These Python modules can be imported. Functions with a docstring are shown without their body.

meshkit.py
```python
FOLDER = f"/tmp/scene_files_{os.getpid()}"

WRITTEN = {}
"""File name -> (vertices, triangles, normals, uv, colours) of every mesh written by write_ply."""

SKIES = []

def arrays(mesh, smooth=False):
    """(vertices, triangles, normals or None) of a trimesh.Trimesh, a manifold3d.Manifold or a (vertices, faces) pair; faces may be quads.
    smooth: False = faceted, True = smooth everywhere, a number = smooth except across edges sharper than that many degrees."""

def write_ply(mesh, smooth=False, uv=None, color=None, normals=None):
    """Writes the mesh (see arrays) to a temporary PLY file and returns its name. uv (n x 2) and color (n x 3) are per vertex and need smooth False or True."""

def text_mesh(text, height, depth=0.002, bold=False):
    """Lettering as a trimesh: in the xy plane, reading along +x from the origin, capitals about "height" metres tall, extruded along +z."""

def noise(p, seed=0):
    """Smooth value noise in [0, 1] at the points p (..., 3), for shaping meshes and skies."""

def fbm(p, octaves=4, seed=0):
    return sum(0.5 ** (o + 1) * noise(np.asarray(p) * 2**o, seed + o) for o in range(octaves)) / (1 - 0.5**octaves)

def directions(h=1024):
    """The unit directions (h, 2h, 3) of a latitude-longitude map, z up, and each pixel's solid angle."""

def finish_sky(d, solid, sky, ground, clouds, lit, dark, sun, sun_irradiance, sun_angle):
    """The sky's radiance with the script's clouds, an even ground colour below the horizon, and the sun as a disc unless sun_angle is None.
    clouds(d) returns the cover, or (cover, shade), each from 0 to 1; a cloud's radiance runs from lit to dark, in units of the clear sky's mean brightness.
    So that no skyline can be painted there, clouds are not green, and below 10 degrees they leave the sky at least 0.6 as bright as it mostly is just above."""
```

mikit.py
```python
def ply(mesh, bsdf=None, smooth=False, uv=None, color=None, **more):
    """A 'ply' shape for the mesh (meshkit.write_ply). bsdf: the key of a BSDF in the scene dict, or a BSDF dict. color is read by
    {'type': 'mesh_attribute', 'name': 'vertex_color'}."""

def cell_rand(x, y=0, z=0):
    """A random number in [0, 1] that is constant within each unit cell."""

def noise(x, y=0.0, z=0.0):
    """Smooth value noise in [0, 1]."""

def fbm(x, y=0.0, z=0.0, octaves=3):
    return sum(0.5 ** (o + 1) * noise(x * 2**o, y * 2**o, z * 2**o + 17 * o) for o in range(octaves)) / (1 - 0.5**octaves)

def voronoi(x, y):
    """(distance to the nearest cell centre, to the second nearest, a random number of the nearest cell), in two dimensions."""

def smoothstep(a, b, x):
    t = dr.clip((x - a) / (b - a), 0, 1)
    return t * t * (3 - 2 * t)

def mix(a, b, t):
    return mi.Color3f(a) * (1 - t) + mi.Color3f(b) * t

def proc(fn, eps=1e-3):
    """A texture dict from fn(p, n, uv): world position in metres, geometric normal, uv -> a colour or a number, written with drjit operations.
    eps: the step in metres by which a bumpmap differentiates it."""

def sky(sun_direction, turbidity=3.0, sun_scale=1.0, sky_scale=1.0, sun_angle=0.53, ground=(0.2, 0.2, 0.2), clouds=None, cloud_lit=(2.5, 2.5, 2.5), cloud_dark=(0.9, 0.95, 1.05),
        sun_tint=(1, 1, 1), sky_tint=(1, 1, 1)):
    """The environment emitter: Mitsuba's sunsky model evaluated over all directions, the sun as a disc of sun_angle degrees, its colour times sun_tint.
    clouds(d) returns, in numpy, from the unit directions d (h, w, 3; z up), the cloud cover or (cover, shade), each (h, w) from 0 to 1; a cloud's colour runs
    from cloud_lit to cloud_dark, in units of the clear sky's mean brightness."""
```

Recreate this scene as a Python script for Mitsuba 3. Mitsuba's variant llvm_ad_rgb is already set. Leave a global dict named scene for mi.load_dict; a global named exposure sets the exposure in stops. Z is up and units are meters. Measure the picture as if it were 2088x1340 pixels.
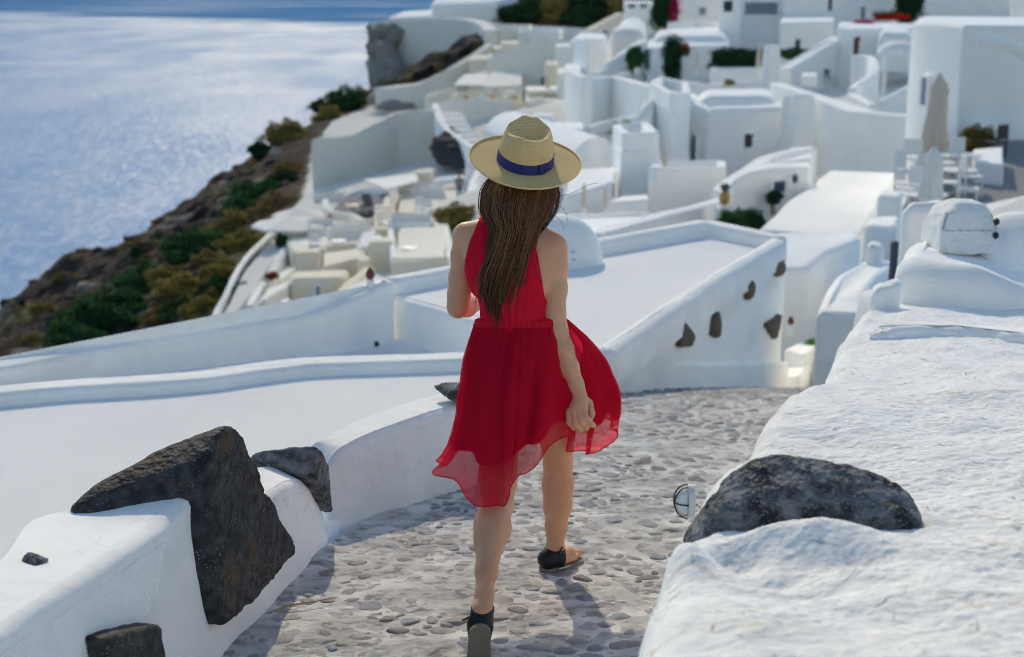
import math, random
import numpy as np, trimesh, shapely, shapely.geometry as sg, drjit as dr, mitsuba as mi, mikit, meshkit
from mikit import proc, noise, fbm, voronoi, smoothstep, mix, ply
from scipy.interpolate import CubicSpline, PchipInterpolator, RectBivariateSpline
T = mi.ScalarTransform4f
RNG = np.random.default_rng(7)

# ---------------------------------------------------------------- camera, sky, exposure
PITCH, FOCAL = math.radians(13.9), 2868.0            # pixels of the 2088-wide photograph
FWD = np.array([0, math.cos(PITCH), -math.sin(PITCH)])
UPV = np.array([0, math.sin(PITCH), math.cos(PITCH)])
exposure = 1.17
scene, labels = {'type': 'scene'}, {}
scene['camera'] = {'type': 'thinlens', 'fov': 2*math.degrees(math.atan(1044/FOCAL)), 'fov_axis': 'x', 'aperture_radius': 0.0085,
                   'focus_distance': 4.85, 'near_clip': 0.2, 'far_clip': 90000.0,
                   'to_world': T().look_at(origin=[0, 0, 0], target=FWD.tolist(), up=[0, 0, 1])}
SUN_AZ, SUN_EL = math.radians(-9), math.radians(34)
scene['sky'] = mikit.sky([math.sin(SUN_AZ)*math.cos(SUN_EL), math.cos(SUN_AZ)*math.cos(SUN_EL), math.sin(SUN_EL)], turbidity=3.0,
                         sun_scale=0.78, sky_scale=2.25, sun_tint=(0.96, 1.01, 1.03), sky_tint=(1.10, 1.0, .88))

# ---------------------------------------------------------------- helpers
def ray(px, py):
    return FWD + np.array([1.0, 0, 0])*(px-1044)/FOCAL + UPV*(670-py)/FOCAL
def P(px, py, Y):
    """the point in the vertical plane y = Y that lies in this direction"""
    d = ray(px, py); return d*(Y/d[1])
def Z(px, py, z):
    d = ray(px, py); return d*(z/d[2])
def L(px, py, plane):
    """on the sloping plane z = a + b y"""
    a, b = plane; d = ray(px, py); return d*(a/(d[2]-b*d[1]))
def W(px, py, A, B):
    """on the upright plane through A and B"""
    n = np.array([B[1]-A[1], -(B[0]-A[0]), 0.0]); d = ray(px, py)
    return d*(n@A)/(n@d)
def pix(n, p):                                         # n pixels at the depth of p, in metres
    return n*float(p@FWD)/FOCAL
def key_for(k):
    if k not in USED: USED[k] = 0; return k
    USED[k] += 1; return f'{k}_{USED[k]:03d}'
USED = {}
def thing(name, label, cat, group=None, kind=None):
    k = key_for(name); tag(k, label, cat, group, kind); return k
def tag(k, label=None, cat=None, group=None, kind=None):
    labels[k] = {a: b for a, b in (('label', label), ('category', cat), ('group', group), ('kind', kind)) if b}
def creased(mesh, deg):
    """vertices, faces, normals: each corner averages the faces about its vertex that turn less than deg from its own"""
    v, f = np.asarray(mesh.vertices, float), np.asarray(mesh.faces)
    key = np.round(v*2e4).astype(np.int64); _, rep = np.unique(key, axis=0, return_inverse=True); rep = rep.ravel()
    a = np.cross(v[f[:, 1]]-v[f[:, 0]], v[f[:, 2]]-v[f[:, 0]]); ln = np.linalg.norm(a, axis=1); f, a, ln = f[ln > 1e-12], a[ln > 1e-12], ln[ln > 1e-12]
    u = a/ln[:, None]; nf = len(f); cv = rep[f.ravel()]; cf = np.repeat(np.arange(nf), 3); o = np.argsort(cv, kind='stable')
    st = np.r_[0, np.nonzero(np.diff(cv[o]))[0]+1]; size = np.diff(np.r_[st, len(o)])
    acc = np.zeros((nf*3, 3)); pos = np.arange(len(o))-np.repeat(st, size); first, sz = np.repeat(st, size), np.repeat(size, size); cosd = math.cos(math.radians(deg))
    for k in range(int(size.max())):
        ok = k < sz; me, other = o[ok], o[(first+(pos+k) % sz)[ok]]
        w = (u[cf[me]]*u[cf[other]]).sum(1) > cosd; acc[me[w]] += a[cf[other[w]]]
    acc /= np.linalg.norm(acc, axis=1, keepdims=True)+1e-30
    q = np.c_[f.ravel()[:, None], np.round(acc*60).astype(np.int64)]
    _, fi, inv = np.unique(q, axis=0, return_index=True, return_inverse=True)
    return v[f.ravel()[fi]], inv.reshape(-1, 3), acc[fi]
def put(k, mesh, mat, smooth=30, **more):
    if isinstance(mesh, dict): scene[k] = mesh
    elif smooth is not True and smooth:
        v, f, n = creased(mesh, smooth); path = meshkit.write_ply((v, f), False, None, None, normals=n)
        scene[k] = {'type': 'ply', 'filename': path, 'face_normals': False, 'bsdf': {'type': 'ref', 'id': mat}}
    else: scene[k] = ply(mesh, mat, smooth, **more)
    return k
def part(parent, name, mesh, mat, smooth=30, label=None, kind=None, **more):
    k = key_for(parent + '__' + name); put(k, mesh, mat, smooth, **more)
    if label or kind: tag(k, label, None, None, kind)
    return k
def struct(name, mesh, mat, smooth=30, label=None, kind='structure', cat=None, **more):
    k = key_for(name); put(k, mesh, mat, smooth, **more); tag(k, label, cat, None, kind); return k
def whole(name, mesh, mat, label, cat, group=None, smooth=30, kind=None, **more):
    k = thing(name, label, cat, group, kind); put(k, mesh, mat, smooth, **more); return k
def cat(ms): return trimesh.util.concatenate(ms)
def tm(v, f): return trimesh.Trimesh(np.asarray(v, float), np.asarray(f), process=False)
def grid(p, closed_u=False, closed_v=False, flip=False):
    """quads over an array (n, m, 3)"""
    n, m = p.shape[:2]
    i, j = np.meshgrid(np.arange(n - (not closed_u)), np.arange(m - (not closed_v)), indexing='ij')
    a, b, c, d = (i*m+j), ((i+1) % n)*m+j, ((i+1) % n)*m+(j+1) % m, i*m+(j+1) % m
    f = np.vstack([np.stack([a, b, c], -1).reshape(-1, 3), np.stack([a, c, d], -1).reshape(-1, 3)])
    return tm(p.reshape(-1, 3), f[:, ::-1] if flip else f)
def tube(pts, r, n=8, caps=True):
    p = np.asarray(pts, float); r = np.broadcast_to(r, (len(p),))
    t = np.gradient(p, axis=0); t /= np.linalg.norm(t, axis=1, keepdims=True)+1e-12
    ref = np.array([0, 0, 1.0]) if abs(t[:, 2]).mean() < .8 else np.array([0, 1.0, 0])
    a = np.cross(t, ref); a /= np.linalg.norm(a, axis=1, keepdims=True)+1e-12
    b = np.cross(t, a); ang = np.arange(n)*2*np.pi/n
    g = p[:, None] + r[:, None, None]*(np.cos(ang)[None, :, None]*a[:, None]+np.sin(ang)[None, :, None]*b[:, None])
    m = grid(g, closed_v=True)
    if caps:
        v = np.vstack([m.vertices, p[0], p[-1]]); k = len(v)-2; q = np.arange(n); e = (len(p)-1)*n
        f = np.vstack([m.faces, np.stack([q, (q+1) % n, np.full(n, k)], -1), np.stack([e+(q+1) % n, e+q, np.full(n, k+1)], -1)])
        m = tm(v, f)
    m.fix_normals() if len(p) < 3 else None
    return m
def ccw(p):
    x, y = p[:, 0], p[:, 1]
    return p if np.sum(x*np.roll(y, -1)-np.roll(x, -1)*y) > 0 else p[::-1]
def seg_poly(p, s):
    out = []
    for a, b in zip(p, np.roll(p, -1, 0)):
        n = max(1, int(np.linalg.norm((b-a)[:2])/s))
        out += [a+(b-a)*k/n for k in range(n)]
    return np.array(out)
def round_poly(p, rad):
    """the corners of an outline turned into short arcs"""
    out, n = [], len(p)
    for i in range(n):
        a, b, c = p[i-1], p[i], p[(i+1) % n]; d1, d2 = a-b, c-b; l1, l2 = np.linalg.norm(d1[:2]), np.linalg.norm(d2[:2])
        cs = (d1[:2]@d2[:2])/max(l1*l2, 1e-9)
        if cs < -.9: out.append(b); continue
        q = min(rad, l1*.4, l2*.4); s, e = b+d1/l1*q, b+d2/l2*q
        for t in (0, .25, .5, .75, 1): out.append(s*(1-t)**2+2*b*t*(1-t)+e*t*t)
    return np.array(out)
def inward(p):
    e = np.roll(p, -1, 0)-p; nrm = np.stack([-e[:, 1], e[:, 0]], -1); nrm /= np.linalg.norm(nrm, axis=1, keepdims=True)+1e-12
    m = nrm+np.roll(nrm, 1, 0); l = (m*m).sum(1, keepdims=True)
    return m*2/np.maximum(l, .7)
def block(poly, drop=None, base=None, r=.06, wob=.02, seg=.8, flat=True, seed=0):
    """a plastered body: top outline poly (n, 3), rounded upper edge, sides going down"""
    p = seg_poly(round_poly(ccw(np.asarray(poly, float)), r*1.3), seg); p = p[np.linalg.norm((p-np.roll(p, 1, 0))[:, :2], axis=1) > 1e-4]; n = len(p)
    inn = np.c_[inward(p), np.zeros(n)]
    zb = np.full(n, base) if base is not None else p[:, 2]-drop
    rings = []
    for t in np.linspace(0, np.pi/2, 5):
        q = p + inn*r*(1-np.sin(t)); q[:, 2] = p[:, 2]-r*(1-np.cos(t)); rings.append(q)
    nd = max(1, min(6, int((p[:, 2].max()-zb.min())/seg)))
    for k in range(1, nd+1):
        q = p.copy(); q[:, 2] = (p[:, 2]-r)+(zb-(p[:, 2]-r))*k/nd; rings.append(q)
    g = np.array(rings)
    if wob:
        w = (meshkit.fbm(g.reshape(-1, 3)*.6/seg+seed*7.3, 2).reshape(g.shape[:2])-.5)*2*wob
        g[:, :, :2] += inn[None, :, :2]*w[..., None]
        g[:5, :, 2] += .6*((meshkit.fbm(p*.5/seg+31+seed, 2)-.5)*2*wob)[None]
    side = grid(g, closed_v=True)
    import mapbox_earcut as ec
    f2 = ec.triangulate_float64(np.ascontiguousarray(p[:, :2]), np.array([n], np.uint32)).reshape(-1, 3)
    nn = np.cross(p[f2[:, 1]]-p[f2[:, 0]], p[f2[:, 2]]-p[f2[:, 0]])
    f2 = np.where((nn[:, 2] < 0)[:, None], f2[:, ::-1], f2)
    return tm(side.vertices, np.vstack([side.faces, f2]))
def ribbon(path, width):
    """outline of a wall of that width along the path (n, 3)"""
    p = np.asarray(path, float); n = len(p); t = np.gradient(p[:, :2], axis=0)
    t /= np.linalg.norm(t, axis=1, keepdims=True); s = np.c_[-t[:, 1], t[:, 0], np.zeros(n)]
    w = np.broadcast_to(width, (n,))[:, None]/2
    return np.vstack([p+s*w, (p-s*w)[::-1]])
def wall(path, width, drop=None, base=None, smooth_n=0, **k):
    p = np.asarray(path, float)
    if smooth_n: p = PchipInterpolator(np.arange(len(p)), p)(np.linspace(0, len(p)-1, smooth_n))
    return block(ribbon(p, width), drop, base, **k)
def box(c, size, yaw=0, r=.02):
    """bevelled box resting its centre at c"""
    sx, sy, sz = size; h = np.array([[-1, -1], [1, -1], [1, 1], [-1, 1]])*[sx/2, sy/2]
    a = math.radians(yaw); R = np.array([[math.cos(a), -math.sin(a)], [math.sin(a), math.cos(a)]])
    q = h@R.T
    r = min(r, sx*.3, sy*.3, sz*.3); s = np.array([1-2*r/sx, 1-2*r/sy])
    qi = (h*s)@R.T
    lev = [(qi, sz/2), (q, sz/2-r), (q, -sz/2+r), (qi, -sz/2)]
    g = np.array([np.c_[x+c[:2], np.full(4, c[2]+z)] for x, z in lev])
    m = grid(g, closed_v=True); return tm(m.vertices, np.vstack([m.faces, [[0, 1, 2], [0, 2, 3], [14, 13, 12], [15, 14, 12]]]))
def lathe(prof, n=24, c=(0, 0, 0), M=None):
    prof = np.asarray(prof, float); a = np.arange(n)*2*np.pi/n
    g = np.stack([prof[:, 0][:, None]*np.cos(a), prof[:, 0][:, None]*np.sin(a), np.broadcast_to(prof[:, 1][:, None], (len(prof), n))], -1)
    if M is not None: g = g@np.asarray(M).T
    m = grid(g+np.asarray(c), closed_v=True); m.fix_normals(); return m
def blob(c, rad, sub=3, amp=.15, freq=2.0, seed=0):
    m = trimesh.creation.icosphere(sub); v = np.array(m.vertices)
    k = 1+amp*2*(meshkit.fbm(v*freq+seed*5.1, 3)-.5)
    return tm(v*k[:, None]*np.asarray(rad)+np.asarray(c), m.faces)
def xf(m, M=np.eye(3), t=(0, 0, 0)): return tm(np.asarray(m.vertices)@np.asarray(M).T+np.asarray(t), m.faces)
def rotz(deg):
    a = math.radians(deg); return np.array([[math.cos(a), -math.sin(a), 0], [math.sin(a), math.cos(a), 0], [0, 0, 1]])
def rough(m, amp, freq, seed=0, oct=4):
    m = tm(m.vertices, m.faces); m.merge_vertices()
    nn = np.array(m.vertex_normals)
    return tm(m.vertices+nn*((meshkit.fbm(np.asarray(m.vertices)*freq+seed*3.7, oct)-.5)*2*amp)[:, None], m.faces)

class Field:
    def __init__(s, lo, hi, h):
        s.lo, s.h = np.array(lo, float), h; s.n = np.ceil((np.array(hi)-s.lo)/h).astype(int)+1
        s.f = np.full(s.n, 1.0, np.float32)
    def sub(s, lo, hi):
        a = np.clip(np.floor((np.array(lo)-s.lo)/s.h).astype(int), 0, s.n-1); b = np.clip(np.ceil((np.array(hi)-s.lo)/s.h).astype(int)+1, 1, s.n)
        ax = [s.lo[k]+s.h*np.arange(a[k], b[k]) for k in range(3)]
        return tuple(slice(a[k], b[k]) for k in range(3)), np.meshgrid(*ax, indexing='ij', sparse=True)
    def cone(s, a, ra, b, rb, k=.02, flat=None):
        """a tapered limb between two joints, smoothly joined to what is there"""
        a, b = np.asarray(a, float), np.asarray(b, float); m = max(ra, rb)+k+.03
        sl, (x, y, z) = s.sub(np.minimum(a, b)-m, np.maximum(a, b)+m)
        d = b-a; t = np.clip(((x-a[0])*d[0]+(y-a[1])*d[1]+(z-a[2])*d[2])/max(d@d, 1e-9), 0, 1)
        fx, fy, fz = flat if flat else (1, 1, 1)
        q = np.sqrt(((x-a[0]-d[0]*t)/fx)**2+((y-a[1]-d[1]*t)/fy)**2+((z-a[2]-d[2]*t)/fz)**2)-(ra+(rb-ra)*t)
        g = s.f[sl]; h = np.maximum(k-np.abs(g-q), 0)/k
        s.f[sl] = np.minimum(g, q)-h*h*k*.25
        return s
    def chain(s, pts, k=.02):
        for (a, ra), (b, rb) in zip(pts[:-1], pts[1:]): s.cone(a, ra, b, rb, k)
        return s
    def coords(s): return np.meshgrid(*[s.lo[k]+s.h*np.arange(s.n[k]) for k in range(3)], indexing='ij', sparse=True)
    def mesh(s, f=None, smooth=3):
        f = s.f if f is None else f
        ins = f < 0; c = ins[:-1, :-1, :-1].astype(np.int8)
        cnt = sum(ins[i:f.shape[0]-1+i, j:f.shape[1]-1+j, k:f.shape[2]-1+k].astype(np.int8) for i in (0, 1) for j in (0, 1) for k in (0, 1))
        act = np.argwhere((cnt > 0) & (cnt < 8)); idx = np.full(cnt.shape, -1, np.int64); idx[tuple(act.T)] = np.arange(len(act))
        acc, w = np.zeros((len(act), 3)), np.zeros(len(act))
        cor = [np.array(q) for q in np.ndindex(2, 2, 2)]
        val = {tuple(q): f[tuple((act+q).T)] for q in cor}
        for a in cor:
            for ax in range(3):
                if a[ax]: continue
                b = a.copy(); b[ax] = 1; va, vb = val[tuple(a)], val[tuple(b)]
                on = (va < 0) != (vb < 0); t = np.where(on, va/np.where(on, va-vb, 1), 0)
                acc[on] += a+t[on, None]*(b-a); w[on] += 1
        v = s.lo+s.h*(act+acc/w[:, None]); faces = []
        for ax in range(3):
            o = [1, 1, 1]; o[ax] = 0
            sl0 = tuple(slice(o[k], f.shape[k]-1) for k in range(3)); sl1 = tuple(slice(o[k]+(k == ax), f.shape[k]-1+(k == ax)) for k in range(3))
            p, q = ins[sl0], ins[sl1]; e = np.argwhere(p != q); inside = p[tuple(e.T)]; e = e+o
            u, w2 = (ax+1) % 3, (ax+2) % 3; du, dw = np.eye(3, dtype=int)[u], np.eye(3, dtype=int)[w2]
            qd = np.stack([idx[tuple((e-du*a-dw*b).T)] for a, b in ((1, 1), (0, 1), (0, 0), (1, 0))], -1)
            qd = np.where(inside[:, None], qd, qd[:, ::-1]); faces += [qd[:, [0, 1, 2]], qd[:, [0, 2, 3]]]
        m = tm(v, np.vstack(faces))
        if smooth:
            trimesh.smoothing.filter_taubin(m, iterations=smooth*2)
            d = np.asarray(m.vertices)-v; l = np.linalg.norm(d, axis=1, keepdims=True); m = tm(v+d*np.minimum(1, .7*s.h/np.maximum(l, 1e-12)), m.faces)
        return m
def field_rock(pts, h, amp, freq, seed=0, soft=.03, fine=.3):
    """a stone: the hull of the points with softened edges and an uneven, pitted surface, as one closed skin"""
    m = trimesh.convex.convex_hull(np.array(pts)); nr, idx = np.unique(np.round(m.face_normals, 2), axis=0, return_index=True)
    nn = m.face_normals[idx]; d = (nn*m.triangles[idx].mean(1)).sum(1)
    F = Field(m.bounds[0]-amp-2*h, m.bounds[1]+amp+2*h, h); x, y, z = F.coords()
    acc = 0
    for q, e in zip(nn, d): acc = acc+np.exp(np.clip((x*q[0]+y*q[1]+z*q[2]-e-soft*1.3)/soft, -40, 40))
    f = soft*np.log(acc+1e-30)
    p = np.stack(np.broadcast_arrays(x, y, z), -1)
    f = f+amp*2*(meshkit.fbm(p*freq, 3, seed)-.5)+amp*fine*2*np.abs(meshkit.fbm(p*freq*4.3, 3, seed+7)-.5)
    if (f < 0).sum() < 30: return m
    return F.mesh(f.astype(np.float32), 0)
# ---------------------------------------------------------------- materials
def prin(col, rough_=.85, bump=None, scale=1.0, eps=2e-3, **k):
    b = {'type': 'principled', 'base_color': col if isinstance(col, dict) else {'type': 'rgb', 'value': list(col)}, 'roughness': rough_, **{'specular': .3, **k}}
    if bump: b = {'type': 'bumpmap', 'tex': proc(bump, eps), 'scale': scale, 'bsdf': b}
    return {'type': 'twosided', 'bsdf': b} if not k.get('spec_trans') else b
def limewash(p, n, uv):
    t = fbm(p.x*3, p.y*3, p.z*3, 4); c = mi.Color3f(*WHITE)*(.95+.1*t)
    st = fbm(p.x*22, p.y*22, p.z*2.2, 3); c = c*(.965+.07*st)
    c = mix(c, (.74, .735, .71), .5*smoothstep(.56, .74, fbm(p.x*1.7+9, p.y*1.7, p.z*2.6, 4)))
    f1, f2, w = voronoi((p.x+p.y*.6)*2.3+1.6*fbm(p.x*3, p.y*3, p.z*3, 3), p.z*2.3+(p.y-p.x)*.8+1.6*fbm(p.x*3+7, p.y*3, p.z*3, 3))
    return mix(c, (.52, .50, .46), .32*(1-smoothstep(.004, .014, f2-f1))*smoothstep(.54, .62, fbm(p.x*2+5, p.y*2, p.z*2, 3)))
def vary(col, amount, f, f2=0, tint=None, tamt=.5):
    def fn(p, n, uv):
        t = fbm(p.x*f, p.y*f, p.z*f, 4)
        c = mi.Color3f(*col)*(1-amount+2*amount*t)
        if tint: c = mix(c, tint, tamt*smoothstep(.55, .8, fbm(p.x*f*.37+9, p.y*f*.37, p.z*f*.6+4, 4)))
        return c
    return proc(fn)
WHITE = (.88, .88, .865)
scene['white_plaster'] = prin(proc(limewash), .9, lambda p, n, uv: .004*fbm(p.x*26, p.y*26, p.z*26, 3))
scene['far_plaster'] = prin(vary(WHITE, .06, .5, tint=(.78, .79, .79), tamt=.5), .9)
scene['roof_paint'] = prin(vary((.72, .74, .75), .03, 1.2, tint=(.64, .66, .68), tamt=.6), .8, lambda p, n, uv: .004*fbm(p.x*6, p.y*6, p.z*6, 3))
scene['cream_plaster'] = prin(vary((.76, .70, .575), .06, .4, tint=(.68, .61, .48), tamt=.6), .9)
scene['pale_floor'] = prin(vary((.78, .76, .68), .05, .6), .9)
scene['grey_plaster'] = prin(vary((.80, .77, .69), .07, .3, tint=(.70, .665, .58), tamt=.6), .9)
def crust(p, n, uv):
    b = fbm(p.x*9, p.y*9, p.z*9, 4)
    c = mi.Color3f(.82, .82, .805)*(.93+.12*b)
    y = smoothstep(.60, .74, fbm(p.x*4.3+3, p.y*7, p.z*4, 4))*smoothstep(.45, .6, fbm(p.x*31, p.y*41, p.z*31, 3))
    c = mix(c, (.62, .55, .42), .55*y)
    c = mix(c, (.60, .60, .585), .75*smoothstep(.66, .76, noise(p.x*85, p.y*85, p.z*85))*smoothstep(.4, .6, fbm(p.x*6, p.y*6, p.z*6, 3)))
    f1, f2, w = voronoi(p.x*5+1.3*fbm(p.x*6, p.y*6, 3, 3), p.y*9+1.3*fbm(p.x*6, p.y*6, 9, 3))
    crack = (1-smoothstep(.008, .03, f2-f1))*smoothstep(.52, .62, fbm(p.x*7+5, p.y*7, 1, 3))
    return mix(c, (.25, .22, .17), .75*crack)
def crust_bump(p, n, uv):
    return .004*fbm(p.x*90, p.y*90, p.z*90, 2)
scene['crusty_plaster'] = prin(proc(crust), .92, crust_bump)
def lava(p, n, uv):
    b = fbm(p.x*30, p.y*30, p.z*30, 4); c = mix((.016, .017, .019), (.062, .064, .066), smoothstep(.25, .8, b))
    s = smoothstep(.76, .84, noise(p.x*190, p.y*190, p.z*190))*smoothstep(.4, .6, fbm(p.x*12, p.y*12, p.z*12, 3))
    c = mix(c, (.36, .33, .28), .6*s)
    return mix(c, (.12, .075, .035), .5*smoothstep(.6, .72, fbm(p.x*7+4, p.y*7, p.z*7, 3)))
scene['lava_rock'] = prin(proc(lava), .75, lambda p, n, uv: .014*fbm(p.x*60, p.y*60, p.z*60, 4))
def lava2(p, n, uv):
    b = fbm(p.x*22, p.y*22, p.z*22, 4); c = mix((.028, .029, .031), (.23, .24, .25), smoothstep(.28, .78, b))
    s = smoothstep(.66, .80, noise(p.x*210, p.y*210, p.z*210))
    return mix(c, (.30, .31, .31), .6*s)
scene['grey_lava'] = prin(proc(lava2), .8, lambda p, n, uv: .03*fbm(p.x*42, p.y*42, p.z*42, 4))
scene['brown_stone'] = prin(vary((.12, .095, .07), .35, 14), .85, lambda p, n, uv: .01*fbm(p.x*40, p.y*40, p.z*40, 3))
# ================================================================ THE PATH AND THE WALLS BESIDE IT
PATH = (-1.6, -.12)
def pathz(y):
    return -1.6-.12*y-.10*np.maximum(0, y-8.8)-.018*np.maximum(0, y-8.8)**2
def Lp(px, py):
    return L(px, py, PATH)
def mortar(p, n, uv):
    b = fbm(p.x*7, p.y*7, 0, 4)
    c = mix((.40, .397, .392), (.60, .60, .592), smoothstep(.25, .75, b))
    f1, f2, w = voronoi(p.x*13+.5*fbm(p.x*20, p.y*20, 1, 2), p.y*13+.5*fbm(p.x*20, p.y*20, 5, 2))
    c = mix(c, mi.Color3f(.20, .21, .23)*(.7+.6*w), .5*smoothstep(.40, .30, f1)*smoothstep(.35, .5, w))
    return mix(c, (.13, .12, .115), .6*smoothstep(.62, .75, fbm(p.x*25, p.y*25, 3, 3)))
scene['mortar'] = prin(proc(mortar), .9, lambda p, n, uv: .012*fbm(p.x*40, p.y*40, p.z*40, 4)+.02*noise(p.x*12, p.y*12, 0))
ys = np.linspace(2.2, 15.5, 260); xs = np.linspace(-2.2, 3.6, 110)
gx, gy = np.meshgrid(np.linspace(0, 1, 110), ys, indexing='ij')
pl = np.interp(ys, [2.2, 4.1, 6.4, 7.6, 9.0, 15], [-1.75, -1.12, -.46, -.1, .3, 2.2])
gx = pl[None]+(3.6-pl[None])*gx
gz = pathz(gy)+.012*(meshkit.fbm(np.stack([gx*5, gy*5, gx*0], -1), 3)-.5)*2
struct('path', grid(np.stack([gx, gy, gz], -1)), 'mortar', True, 'cobbled stone path of rounded stones set in pale mortar')
# cobbles: a dart throw with varied sizes
def inside_path(x, y):
    lft = np.interp(y, [3.2, 4.1, 6.4, 9.0, 13.5], [-1.25, -.86, -.20, .62, 2.3]); rgt = np.interp(y, [2.2, 3.2, 4.2, 5.2, 6.5, 13], [.2, .60, .95, 1.25, 1.75, 3.4])
    return (x > lft-.06) & (x < rgt)
tones = {'stone_blue': (.22, .24, .275), 'stone_grey': (.27, .27, .275), 'stone_pale': (.38, .375, .365), 'stone_dark': (.15, .15, .155), 'stone_rose': (.28, .265, .26)}
for k, c in tones.items():
    scene[k] = prin(vary(c, .35, 26, tint=(.33, .31, .28), tamt=.45), .7, lambda p, n, uv: .006*fbm(p.x*60, p.y*60, p.z*60, 3))
spots = []; g = np.random.default_rng(3); cellmap = {}
for R_, tries in ((.052, 700), (.042, 14000), (.033, 24000), (.024, 28000), (.016, 22000)):
    for _ in range(tries):
        x, y = g.uniform(-1.2, 2.6), g.uniform(3.55, 11.5)
        if not inside_path(x, y): continue
        r = R_*g.uniform(.8, 1.2); i, j = int(x//.16), int(y//.16)
        if all((x-a)**2+(y-b)**2 > (1.0*(r+c)+.004)**2 for di in (-1, 0, 1) for dj in (-1, 0, 1) for a, b, c in cellmap.get((i+di, j+dj), ())):
            cellmap.setdefault((i, j), []).append((x, y, r)); spots.append((x, y, r))
def pebble(seed):
    m = trimesh.creation.icosphere(2); v = np.array(m.vertices)
    v = v*(1+.85*(meshkit.fbm(v*1.3+seed*9.7, 3)-.5))[:, None]; v = np.sign(v)*np.abs(v)**.85
    v[:, 2] = np.sign(v[:, 2])*np.abs(v[:, 2])**1.2*.5; return tm(v[:, :], m.faces)
PEB = [ply(pebble(k), None, True) for k in range(9)]
PEBM = [pebble(k) for k in range(9)]
big = sorted(spots, key=lambda s: -s[2]/s[1]**2)
rest = {k: [] for k in tones}; tn = list(tones); order = {}
for q, (x, y, r) in enumerate(big):
    k = int(g.integers(9)); mat = tn[int(g.choice(5, p=[.32, .30, .16, .12, .10]))]
    a, e, sink = g.uniform(0, 360), g.uniform(.74, 1.28), g.uniform(.24, .45)
    z = float(pathz(y))-r*sink; sl = -math.degrees(math.atan(.12))
    if q < 300:
        kk = key_for('path__stone')
        scene[kk] = {**PEB[k], 'bsdf': {'type': 'ref', 'id': mat}, 'to_world': T().translate([x, y, z]).rotate([1, 0, 0], sl+g.uniform(-6, 6)).rotate([0, 0, 1], a).scale([r*e, r/e, r*.9])}
    else:
        rest[mat].append(xf(PEBM[k], rotz(a)@np.diag([r*e, r/e, r*.9]), (x, y, z)))
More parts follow.
